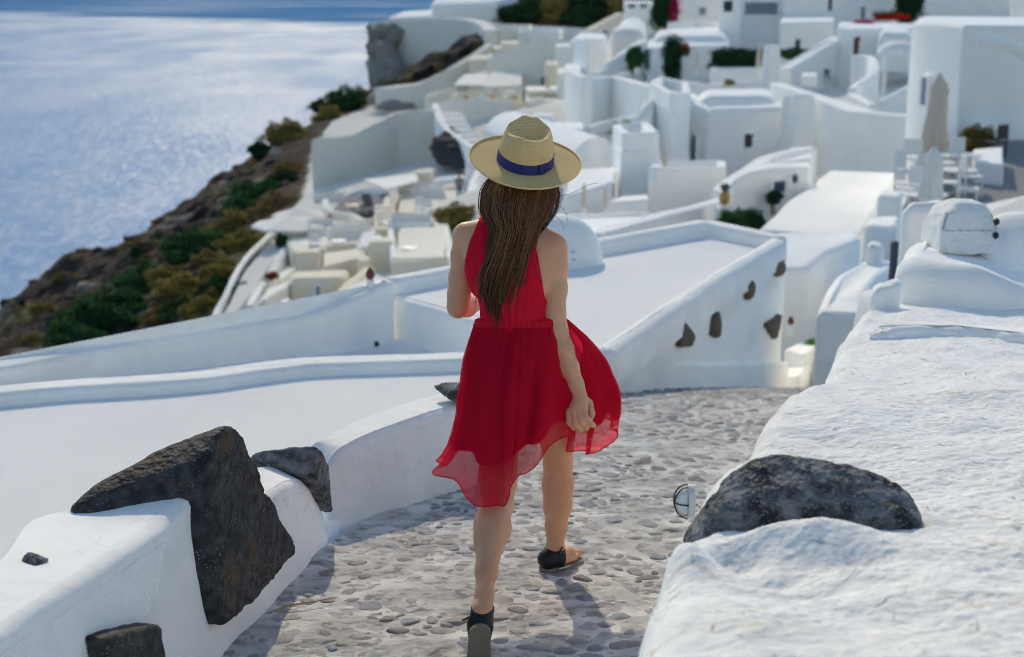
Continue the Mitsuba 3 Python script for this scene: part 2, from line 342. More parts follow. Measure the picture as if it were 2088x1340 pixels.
for n_, k in enumerate(tones):
    kk = key_for('path__small_stones'); put(kk, cat(rest[k]), k, True); tag(kk, None, None, None, 'stuff')
# dry straw stalk and debris by the wall
st = [Lp(a, b)+[0, 0, .02] for a, b in ((545, 1262), (590, 1245), (640, 1238), (688, 1228))]
whole('straw_stalk', tube(st, [.003, .004, .003, .0015], 5), 'straw', 'dry straw stalk lying on the cobbles beside the left wall', 'straw')
scene['straw'] = prin((.35, .27, .13), .8)

# ---- left wall beside the path, in three stretches
A0, B0 = Lp(417, 1345), Lp(660, 1098)                     # foot of the near stretch
dirw = (B0-A0); dirw[2] = 0; dirw /= np.linalg.norm(dirw); out = np.array([dirw[1], -dirw[0], 0])   # towards the path
A1 = A0-dirw*1.9
def face_top(px, py, lean=.0): return W(px, py, A0-out*lean, B0-out*lean)
def face_wall(front, back, foot_drop, r=.05, n=60, taper=.10, mod=None):
    """a wall with a sloping battered face: front edge points of the top, matching back edge points"""
    f = PchipInterpolator(np.linspace(0, 1, len(front)), np.array(front))(np.linspace(0, 1, n))
    b = PchipInterpolator(np.linspace(0, 1, len(back)), np.array(back))(np.linspace(0, 1, n))
    rows = []
    low = f.copy(); low[:, 2] = pathz(f[:, 1])-.15
    for t in np.linspace(1, 0, 9):                     # down the face, with a flare at the foot
        q = f+out*(taper*.35*(1-t)+taper*1.2*max(0, .45-t)**2); q[:, 2] = low[:, 2]+(f[:, 2]-r-low[:, 2])*t; rows.append(q)
    rows = rows[::-1]
    across = (b-f); ln = np.linalg.norm(across, axis=1, keepdims=True)
    top = []
    for t in np.linspace(0, 1, 5)[1:]:
        q = f+across/ln*r*(1-math.cos(t*math.pi/2)); q[:, 2] += -r+r*math.sin(t*math.pi/2); top.append(q)
    for t in np.linspace(.15, 1, 7): top.append(f+across*t)
    bk = b.copy(); bk[:, 2] -= .9; top.append(bk-out*.02)
    g_ = np.array(rows+top) if False else np.array(list(reversed(top))+rows)
    w = (meshkit.fbm(g_.reshape(-1, 3)*4.0, 3).reshape(g_.shape[:2])-.5)
    g_ = g_+out*(w*.035)[..., None]; g_[..., 2] += w*.018
    m = grid(g_)
    ends = []
    nr = len(g_)
    for col, fl in ((0, False), (n-1, True)):
        ring = g_[:, col]; c = ring.mean(0); v = np.vstack([ring, c]); q = np.arange(nr-1)
        fa = np.stack([q, q+1, np.full(nr-1, nr)], -1); ends.append(tm(v, fa[:, ::-1] if fl else fa))
    mm = cat([m]+ends); mm.fix_normals() if False else None
    return mm
lw = thing('path_wall', 'low whitewashed wall with big black rocks along the left of the cobbled path', 'wall')
fr = [face_top(*q) for q in ((-330, 1500), (0, 1292), (101, 1226), (285, 1105), (353, 1058), (398, 1006), (450, 1000), (541, 1018), (590, 985), (620, 985), (644, 1020), (656, 1062))]
zb = lambda px, py, ref: Z(px, py, ref[2])
bk_px = ((-420, 1330), (-60, 1190), (0, 1143), (70, 1060), (134, 1040), (240, 1005), (330, 985), (480, 962), (540, 952), (588, 958), (625, 985), (650, 1040))
bk = [zb(a, b, f) for (a, b), f in zip(bk_px, fr)]
part(lw, 'wall_body', face_wall(fr, bk, .15), 'white_plaster', 40)
def slab(front, depth, amp=.012, sub=4, back_scale=.8, push=None, seed=0, smooth_it=1, freq=9):
    """a rock: a front outline (n, 3) carried back by depth vectors, hull, subdivided and roughened"""
    f = np.array(front); d = np.asarray(depth)
    b = f+d
    if back_scale != 1: c = b.mean(0); b = c+(b-c)*back_scale
    m = trimesh.convex.convex_hull(np.vstack([f, b]))
    for _ in range(sub): m = m.subdivide()
    while m.edges_unique_length.max() > .03 and len(m.faces) < 60000: m = m.subdivide_to_size(.03)
    m.merge_vertices()
    trimesh.smoothing.filter_laplacian(m, iterations=smooth_it)
    return rough(m, amp, freq, seed, 5)
prd = out*.035
def rock_face(a, b): return face_top(a, b)+out*(.035+.055*min(1, max(0, (b-1060)/200)))
rk1 = [rock_face(a, b) for a, b in ((398, 1000), (404, 930), (430, 872), (458, 869), (474, 890), (576, 1122), (560, 1140), (470, 1225), (404, 1272), (396, 1130))]
tip = face_top(398, 1000)
back1 = [Z(a, b, face_top(398, 1000)[2]+dz) for a, b, dz in ((140, 1040, .0), (190, 1012, .02), (300, 1000, -.03))]
top1 = [Z(a, b, face_top(440, 880)[2]+dz) for a, b, dz in ((150, 1033, -.16), (205, 985, -.09), (300, 926, -.03), (380, 893, .0), (415, 878, .0))]
def hull_rock(pts, amp, freq, seed, size=.022, lap=1):
    m = trimesh.convex.convex_hull(np.array(pts)); m = m.subdivide_to_size(size); m.merge_vertices()
    m = tm(m.vertices, m.faces); m.merge_vertices()
    trimesh.smoothing.filter_laplacian(m, iterations=lap)
    return rough(m, amp, freq, seed, 5)
low1 = [face_top(404, 1272)-out*.12, face_top(576, 1122)-out*.2, face_top(398, 1000)-out*.25]
part(lw, 'rock', field_rock(rk1+back1+top1+low1, .009, .012, 8, 1, .006, .5), 'lava_rock', True, 'large black wedge-shaped lava rock leaning up above the wall')
F2 = lambda a, b: face_top(a, b, .0)
rk2 = [F2(a, b)+prd for a, b in ((620, 975), (626, 912), (636, 922), (650, 960), (659, 1040), (640, 1010))]
zt = F2(626, 912)[2]
rk2 += [Z(507, 950, zt-.10), Z(524, 928, zt-.02), Z(575, 914, zt), Z(560, 955, zt-.1)]+[F2(659, 1040)-out*.1]
part(lw, 'rock', field_rock(rk2, .008, .010, 12, 2, .009), 'grey_lava', True, 'smaller grey rock capping the end of the wall')
rk3 = [face_top(a, b)+out*.012 for a, b in ((167, 1302), (262, 1273), (280, 1275), (292, 1350), (230, 1400), (172, 1350))]
rk3 = [q+out*.05 for q in rk3]
part(lw, 'rock', field_rock(rk3+[q-out*.12 for q in rk3], .008, .006, 14, 3, .007), 'lava_rock', True, 'square black stone low in the wall face')
zz = fr[2][2]
zz -= .03
rk4 = [Z(38, 1160, zz), Z(58, 1128, zz+.035), Z(98, 1141, zz+.012), Z(72, 1158, zz+.012), Z(50, 1145, zz-.06)]
part(lw, 'rock', field_rock(rk4, .005, .004, 25, 4, .004), 'grey_lava', True, 'small brown stone poking out of the wall top')
# far stretch
A0k, B0k = A0, B0
A0, B0 = Lp(700, 1062), Lp(938, 990)
dirw = (B0-A0); dirw[2] = 0; dirw /= np.linalg.norm(dirw); out = np.array([dirw[1], -dirw[0], 0])
lw2 = thing('path_wall', 'short whitewashed wall stretch at the left of the path behind the black rocks', 'wall')
fr2 = [face_top(*q) for q in ((660, 1010), (668, 962), (700, 915), (770, 882), (860, 850), (945, 826), (1010, 815))]
bk2 = [zb(a, b, f) for (a, b), f in zip(((640, 985), (628, 930), (650, 900), (720, 862), (800, 832), (900, 803), (980, 795)), fr2)]
part(lw2, 'wall_body', face_wall(fr2, bk2, .15, taper=.12), 'white_plaster', 40)
rk5 = [face_top(a, b)+q for a, b, q in ((918, 808, 0), (935, 785, 0), (960, 780, 0), (970, 815, 0), (940, 826, out*.03), (955, 830, out*.03))]+[face_top(940, 800)-out*.2]
part(lw2, 'rock', field_rock(rk5, .009, .016, 14, 5, .012), 'grey_lava', True, 'rough greenish grey rock set on the wall end')
tongue = [Lp(660, 1000)+[0, 0, .17], Lp(690, 1000)+[0, 0, .16], Lp(694, 1010)+[0, 0, .10], Lp(668, 1030)+[0, 0, .12], Lp(655, 1020)+[0, 0, .15]]
part(lw, 'rock', field_rock(tongue+[q-[0, -.02, .07] for q in tongue], .008, .008, 14, 6, .01), 'lava_rock', True, 'black stone tongue under the grey rock')
stp = np.array([Lp(660, 1100), Lp(722, 1046), Lp(690, 1022), Lp(640, 1060)])+[0, 0, .03]
whole('threshold_step', block(stp, .2, r=.02, wob=.015, seg=.08), 'white_plaster', 'small splash of white plaster step between the two left wall stretches', 'step')
dk = np.array([Lp(835, 1052), Lp(935, 992), Lp(940, 1000), Lp(850, 1058)])+[0, 0, .025]  # outline of the cast shadow along the wall foot, left undrawn
scene['shadow_strip'] = prin((.045, .045, .05), .8)  # flat dark tone meant for the painted shadow strip at the wall foot

# ---- flat roof at the left, its kerb and the parapet over the cliff
zr = -2.75
roofB = [Z(-600, 1500, zr), Z(900, 1010, zr), Z(1100, 760, zr), Z(950, 722, zr), Z(-200, 812, zr), Z(-900, 900, zr)]
hb = thing('flat_roof', 'broad flat pale roof just over the left path wall', 'roof')
part(hb, 'roof_slab', block(roofB, .8, r=.02, wob=.01, seg=.5), 'roof_paint', 30)
kz = -2.66
kerbc = [Z(a, b, kz) for a, b in ((-250, 822), (0, 793), (150, 780), (290, 772), (400, 764), (520, 748), (620, 736), (720, 731), (840, 728), (950, 724), (1100, 722), (1215, 720), (1300, 722))]
part(hb, 'kerb', wall(kerbc, .26, .35, r=.05, wob=.012, seg=.15, smooth_n=60), 'white_plaster', 40, 'rounded white kerb running along the flat roof')
fz = -2.86
low = [Z(-400, 860, fz), Z(1180, 760, fz), Z(960, 690, fz), Z(780, 690, fz), Z(500, 710, fz), Z(-500, 800, fz)]
struct('terrace_floor', block(low, .5, r=.02, wob=0, seg=2), 'roof_paint', 30, 'narrow sunken terrace floor between kerb and parapet')
pp = []
for px, py, Y in ((-260, 778, 9.05), (0, 739, 9.55), (160, 709, 9.9), (330, 681, 10.3), (500, 655, 10.6), (610, 637, 10.8), (665, 622, 10.85), (710, 600, 10.95), (750, 580, 11.1), (790, 568, 11.2)):
    pp.append(P(px, py, Y))
par = thing('parapet_wall', 'long white parapet wall sloping along the cliff edge at left', 'wall')
part(par, 'wall_body', wall(pp, .27, 1.6, r=.05, wob=.01, seg=.2, smooth_n=60), 'white_plaster', 40)

# ---- house beside the path end, with black stones in its wall
za = -2.38
CF, CR, CM, CL = Z(1235, 705, za), Z(1606, 482, za), Z(1440, 452, za), Z(782, 566, za)
ha = thing('roof_house', 'white flat-roofed house with dark stones set in its wall at the path end', 'house')
FL = Z(800, 586, za)
LW = np.array([0, 0, -.14])
body = block([CF+LW*.6, CR+LW, CM+LW, CL+LW], 2.4, r=.05, wob=.012, seg=.3)
part(ha, 'wall', body, 'white_plaster', 40)
inn = lambda p, k: p+(np.mean([CF, CR, CM, CL], 0)-p)*k
part(ha, 'roof', block([q+LW+[0, 0, .008] for q in (inn(CF, .07)+[0, 0, .05], inn(CR, .03), inn(CM, .02), inn(CL, .02))], .1, r=.01, wob=0, seg=.5), 'roof_paint', 30)
back = [CL+[.05, 0, .0], (CL*.5+CM*.5)+[0, .02, .0], CM+[0, 0, .02], CR*.96+CM*.04+[-.02, -.05, .0]]
for q in (back[:3], back[2:]): part(ha, 'parapet', wall(q, .2, .3, r=.06, wob=.01, seg=.2), 'white_plaster', 40)
rim = [CR+[-.09, -.05, .0], (CR+CF)/2+[-.07, .02, -.01], CF+[-.02, .06, -.04]]
part(ha, 'parapet', wall(rim, .2, .25, r=.09, wob=.012, seg=.15), 'white_plaster', 40)
wn = np.array([CR[1]-CF[1], -(CR[0]-CF[0]), 0]); wn /= np.linalg.norm(wn)
for pts in (((1380, 690), (1388, 658), (1398, 668), (1408, 684), (1400, 704), (1378, 706)), ((1446, 683), (1452, 640), (1458, 636), (1463, 680), (1458, 686)), ((1516, 606), (1517, 582), (1526, 571), (1531, 580), (1529, 602), (1519, 611)),
            ((1574, 552), (1578, 536), (1588, 530), (1594, 543), (1588, 560), (1578, 562)), ((1556, 662), (1572, 654), (1586, 642), (1582, 672), (1574, 690), (1566, 676))):
    q = [W(a, b, CF, CR)+wn*.04 for a, b in pts]
    part(ha, 'stone', field_rock(q+[s-wn*.12 for s in q], .012, .010, 12, 6, .008), 'brown_stone', True)
# footing at the path and a lower plinth line
ft = [P(1215, 722, 9.05), P(1300, 735, 9.6), P(1420, 745, 10.8), P(1592, 738, 13.0)]
part(ha, 'plinth', wall([Z(1228, 722, -2.52)+wn*.0, W(1420, 742, CF, CR)+[0, 0, 0], W(1600, 738, CF, CR)], .09, 1.6, r=.03, wob=.012, seg=.2), 'white_plaster', 40)
# half dome vent on the roof
dz = za-.03
dz = za-.13
c0 = Z(1132, 540, dz); rad = pix(98, c0)
dm = []
for t in np.linspace(0, 1, 14):
    h = pix(100, c0)*math.sin(t*math.pi/2)*1.0; rr = rad*math.cos(t*math.pi/2)**.8
    a = np.linspace(0, 2*np.pi, 28, endpoint=False)
    dm.append(np.stack([c0[0]+rr*np.cos(a), c0[1]+.1+rr*.8*np.sin(a)*(1), np.full(28, dz+h)], -1))
dmm = rough(grid(np.array(dm), closed_v=True), .006, 6)
vt = thing('roof_vent', 'rounded white shell-shaped roof vent standing on the flat roof', 'vent'); part(vt, 'shell', dmm, 'white_plaster', True)
for dx, col, py in ((1172, 'blue_paint', 535), (1174, 'yellow_paint', 552)):
    q = P(dx-4, py-22, c0[1]-.8*rad*.75); part(vt, 'mark', box(q, (.035, .02, .012), 0, .003), col, False)
scene['blue_paint'] = prin((.16, .26, .5), .5); scene['yellow_paint'] = prin((.6, .5, .2), .5)
# chimney pots on the parapets
def pot(px, py, Y, s, label):
    c = P(px, py, Y); k = thing('chimney_pot', label, 'chimney pot', 'terracotta pots on white stands')
    part(k, 'stand', lathe([(0, -.2), (.06, -.2), (.06, 0), (.045, .02), (0, .02)], 14, c, np.eye(3)*s), 'white_plaster', 30)
    part(k, 'cap', lathe([(.03, .02), (.06, .05), (.065, .1), (.045, .15), (.015, .19), (0, .2)], 16, c, np.eye(3)*s), 'terracotta', 40)
scene['terracotta'] = prin((.16, .06, .035), .7)
pot(755, 572, 11.05, .55, 'brown terracotta pot cap on the corner of the white parapet above the cliff')
k = whole('drain_pipe', tube([P(768, 702, 10.55), P(768, 701, 10.75)], .022, 12), 'black_metal', 'short black drain pipe end low on the inner parapet face', 'pipe')
scene['black_metal'] = prin((.02, .02, .022), .45)

# ---- the broad crusted wall at the right
WP = (-.9, -.12)
eY = np.array([1.2, 1.9, 2.45, 2.75, 3.05, 3.4, 3.8, 4.3, 4.8, 5.4, 6.0, 6.6, 7.3, 8.2])
edge_px = ((1255, 1500), (1268, 1420), (1290, 1290), (1310, 1210), (1368, 1100), (1400, 1040), (1445, 965), (1512, 912), (1548, 855), (1585, 806), (1640, 783), (1668, 775), (1700, 700), (1728, 655), (1790, 600))
ep = np.array([L(a, b, WP) for a, b in edge_px])
yy = np.r_[np.linspace(1.45, 2.3, 60), np.linspace(2.3, 5, 420)[1:], np.linspace(5, ep[-1, 1]+.5, 200)[1:]]; ex = np.interp(yy, ep[:, 1], ep[:, 0])
ex = np.convolve(np.pad(ex, 4, 'edge'), np.ones(9)/9, 'valid')
du = np.r_[np.linspace(-.16, 0, 9), np.linspace(0, .22, 22)[1:], np.linspace(.22, 1.6, 190)[1:], np.linspace(1.6, 3.8, 30)[1:]]
U, Yg = np.meshgrid(du, yy, indexing='ij')
X = ex[None]+np.maximum(U, -.0)
zt = WP[0]+WP[1]*Yg
def bump2(x, y, cx, cy, sx, sy, h): return h*np.exp(-((x-cx)/sx)**2-((y-cy)/sy)**2)
grain = .0045*(meshkit.fbm(np.stack([X*19, Yg*19, X*0+1], -1), 3, 2)-.5)*2+.0045*(meshkit.fbm(np.stack([X*48, Yg*48, X*0+5], -1), 3, 4)-.5)*2
lump = grain+.035*(meshkit.fbm(np.stack([X*2.2, Yg*2.2, X*0], -1), 3)-.5)*2+.009*(meshkit.fbm(np.stack([X*6, Yg*6, X*0+3], -1), 4)-.5)*2
bc = L(1615, 1030, WP)
def at(px, py): return L(px, py, WP)
zt = zt+lump
for px, py, sx, sy, h in ((1392, 1125, .075, .10, .065), (1660, 1098, .17, .085, .070), (1640, 1190, .13, .07, -.045), (1850, 1120, .14, .09, .03), (1800, 1110, .16, .10, -.012), (1500, 1125, .075, .09, -.045), (1600, 1160, .09, .05, -.035), (1640, 830, .25, .5, .03), (1720, 1140, .12, .05, -.02)):
    c = at(px, py); zt = zt+bump2(X, Yg, c[0], c[1], sx, sy, h)
rr = .11
zt = np.where(U < rr, zt-rr*(1-np.sqrt(np.maximum(0, 1-(1-np.clip(U, 0, rr)/rr)**2))), zt)
dwn = np.clip(-U/.16, 0, 1)
zt = zt*(1-dwn)+(pathz(Yg)-.1)*dwn
X = X-.10*dwn+.03*(meshkit.fbm(np.stack([X*4, Yg*4, zt*4], -1), 3)-.5)*(U < .05)
rw = thing('plaster_wall', 'broad rough whitewashed wall with lumpy crusted top at the right of the path', 'wall')
part(rw, 'wall_body', grid(np.stack([X, Yg, zt], -1)), 'crusty_plaster', True)
# grey boulder bedded in the top
def bz(px, py, dz=0): return L(px, py, (WP[0]+dz, WP[1]))
outl = ((1388, 1108), (1402, 1068), (1424, 1030), (1458, 976), (1528, 934), (1592, 919), (1650, 931), (1690, 929), (1742, 936), (1796, 962), (1846, 990), (1862, 1014), (1856, 1075))
Bc = bz(1610, 1050)
bp = []
for a, b in outl:
    q = ray(a, b); q = q*((Bc[1]+.02+.10*(1-abs(a-1610)/260))/q[1]); bp.append(q)       # upper outline, upright behind
    bp.append(q+[0, .10, -.16])
    w = q+[0, -.10, -.08]; bp.append(w*.985)
for a, b in ((1405, 1130), (1480, 1150), (1600, 1130), (1750, 1100), (1840, 1085)):
    q = ray(a, b); bp.append(q*((Bc[1]-.10)/q[1])); bp.append(q*((Bc[1]-.10)/q[1])+[0, .05, -.2])
whole('boulder', field_rock(bp, .0075, .017, 8, 7, .012, .8), 'grey_lava', 'big grey pitted volcanic boulder resting on the rough white wall at right', 'boulder', smooth=True)
# bulkhead lamp on the wall side
lc = P(1402, 1022, 3.72); lam = thing('wall_lamp', 'small oval caged bulkhead lamp on the side of the white wall at right', 'lamp')
Ml = np.array([[.0, 0, -1.0], [0, 1, 0], [1.0, 0, 0]])
lp = lathe([(0, .045), (.018, .042), (.03, .03), (.034, .012), (.034, 0), (0, 0)], 20, lc, Ml@np.diag([1.15, .9, .8]))
part(lam, 'glass', lp, 'lamp_glass', True)
part(lam, 'base', lathe([(0, -.018), (.042, -.018), (.042, .0), (0, .0)], 20, lc, Ml@np.diag([1.15, .9, 1])), 'lamp_white', 30)
for o in (-.4, .35):
    arc = [lc+Ml@np.array([.04*1.15*math.cos(t), .034*o, .038*math.sin(t)]) for t in np.linspace(0, math.pi, 14)]
    part(lam, 'cage_bar', tube(arc, .0022, 6), 'black_metal', 40)
arc = [lc+Ml@np.array([.0, .036*math.cos(t), .039*math.sin(t)]) for t in np.linspace(0, math.pi, 14)]
part(lam, 'cage_bar', tube(arc, .0022, 6), 'black_metal', 40)
scene['lamp_glass'] = {'type': 'principled', 'base_color': {'type': 'rgb', 'value': [.72, .76, .74]}, 'roughness': .4, 'clearcoat': .3}
scene['lamp_white'] = prin((.66, .68, .67), .5)
# raised white lip and the rounded block with hood beyond it
lipc = [bz(1780, 668, .05), bz(1830, 665, .06), bz(1900, 662, .06), bz(1960, 664, .06), bz(2020, 668, .06), bz(2130, 678, .06)]
part(rw, 'lip', rough(wall(lipc, .17, .25, r=.05, wob=.03, seg=.06, smooth_n=40), .012, 5, 2), 'white_plaster', True, 'raised rounded lip along the wall')
def yb(px, py, Y): return P(px, py, Y)
kb = thing('oven_block', 'rounded white masonry block with a lumpy chimney hood at the right edge', 'chimney')
zk = P(1840, 505, 8.6)[2]
topk = [Z(1832, 512, zk), Z(1890, 560, zk), Z(1990, 575, zk), Z(2120, 560, zk), Z(2200, 500, zk), Z(2050, 480, zk), Z(1860, 490, zk)]
topk = [P(1828, 522, 8.35), P(1900, 540, 8.1), P(1998, 552, 7.95), P(2140, 600, 7.9), P(2200, 520, 9.2), P(2010, 490, 9.3), P(1850, 487, 9.2)]
part(kb, 'block', rough(block(topk, 1.3, r=.13, wob=.03, seg=.12), .02, 3, 3), 'white_plaster', True)
hood = []
for px0, px1, py, Y0, Y1 in ((1915, 2045, 520, 8.5, 9.0), (1920, 2036, 470, 8.55, 8.98), (1932, 2026, 435, 8.6, 8.95), (1950, 2008, 414, 8.66, 8.9)):
    a, b = P(px0, py, Y0), P(px1, py, Y0); hood.append(ccw(np.array([a, b, P(px1, py, Y0)+[0, Y1-Y0, 0], P(px0, py, Y0)+[0, Y1-Y0, 0]])))
hh = np.array([seg_poly(q, .05)[:28] for q in hood]) if False else None
hp = np.vstack(hood); hm = trimesh.convex.convex_hull(hp).subdivide_to_size(.05); hm.merge_vertices(); hm = tm(hm.vertices, hm.faces); hm.merge_vertices()
trimesh.smoothing.filter_laplacian(hm, iterations=4)
part(kb, 'hood', rough(hm, .02, 6, 4), 'crusty_plaster', True)
for px, py in ((2032, 452), (2030, 480)):
    q = P(px, py, 8.62); part(kb, 'vent_hole', blob(q, (.018, .03, .022), 2, .2), 'black_metal', True)
kp = P(1806, 572, 8.0); part(kb, 'knob', rough(block([kp+[-.10, -.07, -.03], kp+[.07, -.10, 0], kp+[.12, .06, .01], kp+[-.05, .10, -.02]], .4, r=.05, wob=.02, seg=.05), .012, 6), 'white_plaster', True)
part(kb, 'shoulder', rough(blob(P(2075, 520, 8.8), (.26, .3, .28), 3, .08, 1.2), .01, 6), 'white_plaster', True)
b2 = [P(1842, 418, 9.9), P(1925, 415, 9.9), P(1935, 408, 10.6), P(1850, 410, 10.6)]
whole('chimney_block', rough(block(b2, 1.2, r=.08, wob=.02, seg=.1), .01, 3), 'white_plaster', 'plain white masonry block behind the lumpy chimney hood', 'chimney', smooth=True)
# ================================================================ SEA AND CLIFF
def glitter_mask(p, n, uv):
    """painted sun glitter, as glossy spots over matte blue: ripples up close, wind patches further off"""
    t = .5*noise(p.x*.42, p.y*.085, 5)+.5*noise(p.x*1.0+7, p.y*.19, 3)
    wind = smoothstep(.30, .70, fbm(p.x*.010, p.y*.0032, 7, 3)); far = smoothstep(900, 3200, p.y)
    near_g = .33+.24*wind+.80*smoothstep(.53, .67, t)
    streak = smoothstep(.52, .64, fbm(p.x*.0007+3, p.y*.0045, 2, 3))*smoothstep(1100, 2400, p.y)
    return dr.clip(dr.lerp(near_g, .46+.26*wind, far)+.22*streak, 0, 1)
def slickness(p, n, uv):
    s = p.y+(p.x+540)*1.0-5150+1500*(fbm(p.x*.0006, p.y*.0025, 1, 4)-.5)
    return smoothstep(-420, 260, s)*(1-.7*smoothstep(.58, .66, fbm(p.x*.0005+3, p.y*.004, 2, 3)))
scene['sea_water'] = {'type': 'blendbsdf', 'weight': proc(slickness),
    'a': {'type': 'blendbsdf', 'weight': proc(glitter_mask), 'a': {'type': 'diffuse', 'reflectance': {'type': 'rgb', 'value': [.15, .33, .63]}},  # matte blue with the reflected sky put into its colour
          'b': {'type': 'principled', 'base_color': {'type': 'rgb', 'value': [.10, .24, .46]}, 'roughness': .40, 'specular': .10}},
    'b': {'type': 'diffuse', 'reflectance': {'type': 'rgb', 'value': [.085, .235, .47]}}}  # flat blue with reflected sky and haze put into the colour
sx = 60000.0
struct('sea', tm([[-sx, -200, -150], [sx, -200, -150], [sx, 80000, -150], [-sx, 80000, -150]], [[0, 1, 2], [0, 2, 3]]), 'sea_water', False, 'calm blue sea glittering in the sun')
# ================================================================ THE WOMAN
def J(px, py, Y, r): p = P(px, py, Y); return p, pix(r, p)
def skin(p, n, uv):
    b = fbm(p.x*14, p.y*14, p.z*14, 3)
    c = mix((.62, .315, .175), (.73, .385, .225), b)
    return mix(c, (.66, .27, .17), .4*smoothstep(.5, .75, fbm(p.x*6+3, p.y*6, p.z*6, 3)))
scene['skin'] = prin(proc(skin), .48, lambda p, n, uv: .0012*fbm(p.x*160, p.y*160, p.z*160, 2), sheen=.15)
TORSO = [([J(1018, 748, 4.80, 62), J(1094, 748, 4.83, 62)], .03), ([J(1052, 745, 4.80, 62), J(1056, 655, 4.84, 46)], .05), ([J(1026, 655, 4.84, 42), J(1086, 655, 4.85, 42)], .05),
         ([J(1008, 565, 4.88, 50), J(1088, 570, 4.86, 50)], .05), ([J(985, 512, 4.93, 42), J(1098, 522, 4.87, 42)], .05), ([J(1050, 640, 4.83, 42), J(1046, 560, 4.86, 52)], .05),
         ([J(951, 480, 4.97, 26), J(1046, 462, 4.93, 30), J(1128, 502, 4.86, 26)], .05), ([J(1058, 395, 4.94, 28), J(1048, 468, 4.92, 33)], .03)]
def torso(F):
    for ch, k in TORSO: F.chain(ch, k)
body = Field((-.32, 3.85, -2.35), (.34, 5.42, -.42), .0042)
torso(body)
hc = P(1066, 350, 4.94)
body.cone(hc+[0, .01, .0], .082, hc+[0, .02, -.03], .078, .02, (.86, 1.1, 1.15))      # skull
body.cone(hc+[-.005, .075, -.06], .045, hc+[-.008, .085, -.085], .032, .03)           # jaw, chin
body.cone(hc+[-.008, .112, -.005], .010, hc+[-.009, .128, -.035], .013, .012)          # nose
body.cone(hc+[-.03, .108, -.062], .008, hc+[.014, .108, -.062], .008, .01)            # lips
body.cone(hc+[-.045, .098, .02], .011, hc+[.03, .098, .02], .011, .015)               # brow
for sx in (-1, 1): body.cone(hc+[sx*.074, .015, .0], .014, hc+[sx*.071, .02, -.03], .010, .008, (.5, 1, 1.2))
# arms
body.chain([J(951, 482, 4.98, 26), J(946, 520, 4.97, 25.5), J(941, 565, 4.95, 24.5), J(936, 600, 4.935, 22.5), J(934, 626, 4.925, 21), J(952, 625, 5.03, 20), J(985, 610, 5.17, 16), J(1000, 603, 5.22, 14)], .018)
body.chain([J(1128, 505, 4.86, 27), J(1131, 545, 4.85, 26), J(1132, 590, 4.835, 24), J(1132, 640, 4.81, 20.5), J(1136, 672, 4.80, 20.5), J(1148, 712, 4.79, 21.5), J(1161, 748, 4.785, 18.5), J(1173, 785, 4.78, 16.5), J(1180, 808, 4.775, 15)], .018)
def hand(joints):
    for ch in joints: body.chain([J(*q) for q in ch], .004)
# right hand: a loose fist, thumb against the bent forefinger
body.chain([J(1180, 806, 4.775, 15), J(1181, 824, 4.765, 15.5)], .012)
body.chain([J(1178, 812, 4.772, 13), J(1166, 836, 4.757, 10)], .01); body.chain([J(1184, 812, 4.772, 12), J(1190, 834, 4.757, 9.5)], .01)
body.chain([J(1178, 826, 4.765, 13), J(1178, 846, 4.765, 11)], .01)
hand([((1188, 826, 4.755, 7.6), (1193, 850, 4.742, 7.2), (1205, 865, 4.757, 6.4), (1211, 867, 4.765, 5.2)),
      ((1179, 832, 4.750, 7.4), (1184, 858, 4.738, 7.2), (1195, 872, 4.757, 6.4), (1196, 864, 4.785, 5.6)),
      ((1169, 836, 4.749, 7.2), (1172, 862, 4.738, 7.0), (1183, 876, 4.758, 6.2), (1186, 866, 4.788, 5.6)),
      ((1159, 838, 4.753, 6.6), (1160, 860, 4.744, 6.3), (1170, 872, 4.760, 5.8), (1174, 862, 4.785, 5.2)),
      ((1187, 810, 4.785, 8.5), (1201, 822, 4.787, 8), (1206, 843, 4.777, 7.4), (1200, 862, 4.775, 6.4))])
# left hand, before her waist
body.chain([J(1000, 603, 5.22, 13), J(1016, 598, 5.25, 13)], .01)
hand([((1018, 592+6*i, 5.25, 6), (1030, 594+6*i, 5.245, 5.6), (1036, 602+5*i, 5.225, 5)) for i in range(4)]+[((1006, 592, 5.24, 7), (1016, 582, 5.22, 6), (1026, 584, 5.2, 5))])
# legs
RL = [J(1095, 765, 4.88, 58), J(1118, 850, 4.95, 40), J(1137, 908, 5.0, 33), J(1138, 942, 5.02, 31), J(1137, 985, 5.045, 31), J(1137, 1030, 5.055, 29), J(1134, 1075, 5.055, 22.5), J(1132, 1112, 5.05, 17.5), J(1130, 1132, 5.045, 17)]
LL = [J(1015, 765, 4.79, 58), J(1018, 880, 4.67, 42), J(1015, 980, 4.55, 38), J(1011, 1030, 4.48, 37), J(1004, 1065, 4.39, 36.5), J(998, 1105, 4.32, 32), J(992, 1165, 4.21, 23), J(987, 1215, 4.12, 18.5), J(983, 1245, 4.075, 19)]
RL = [(p, r*(1 if i < 2 else .94)) for i, (p, r) in enumerate(RL)]; LL = [(p, r*(1 if i < 3 else .94)) for i, (p, r) in enumerate(LL)]
body.chain(RL, .02); body.chain(LL, .02)
body.chain([J(1002, 1078, 4.36, 31), J(1018, 1085, 4.37, 22)], .03); body.chain([J(1139, 985, 5.035, 27), J(1136, 1035, 5.035, 22)], .03)
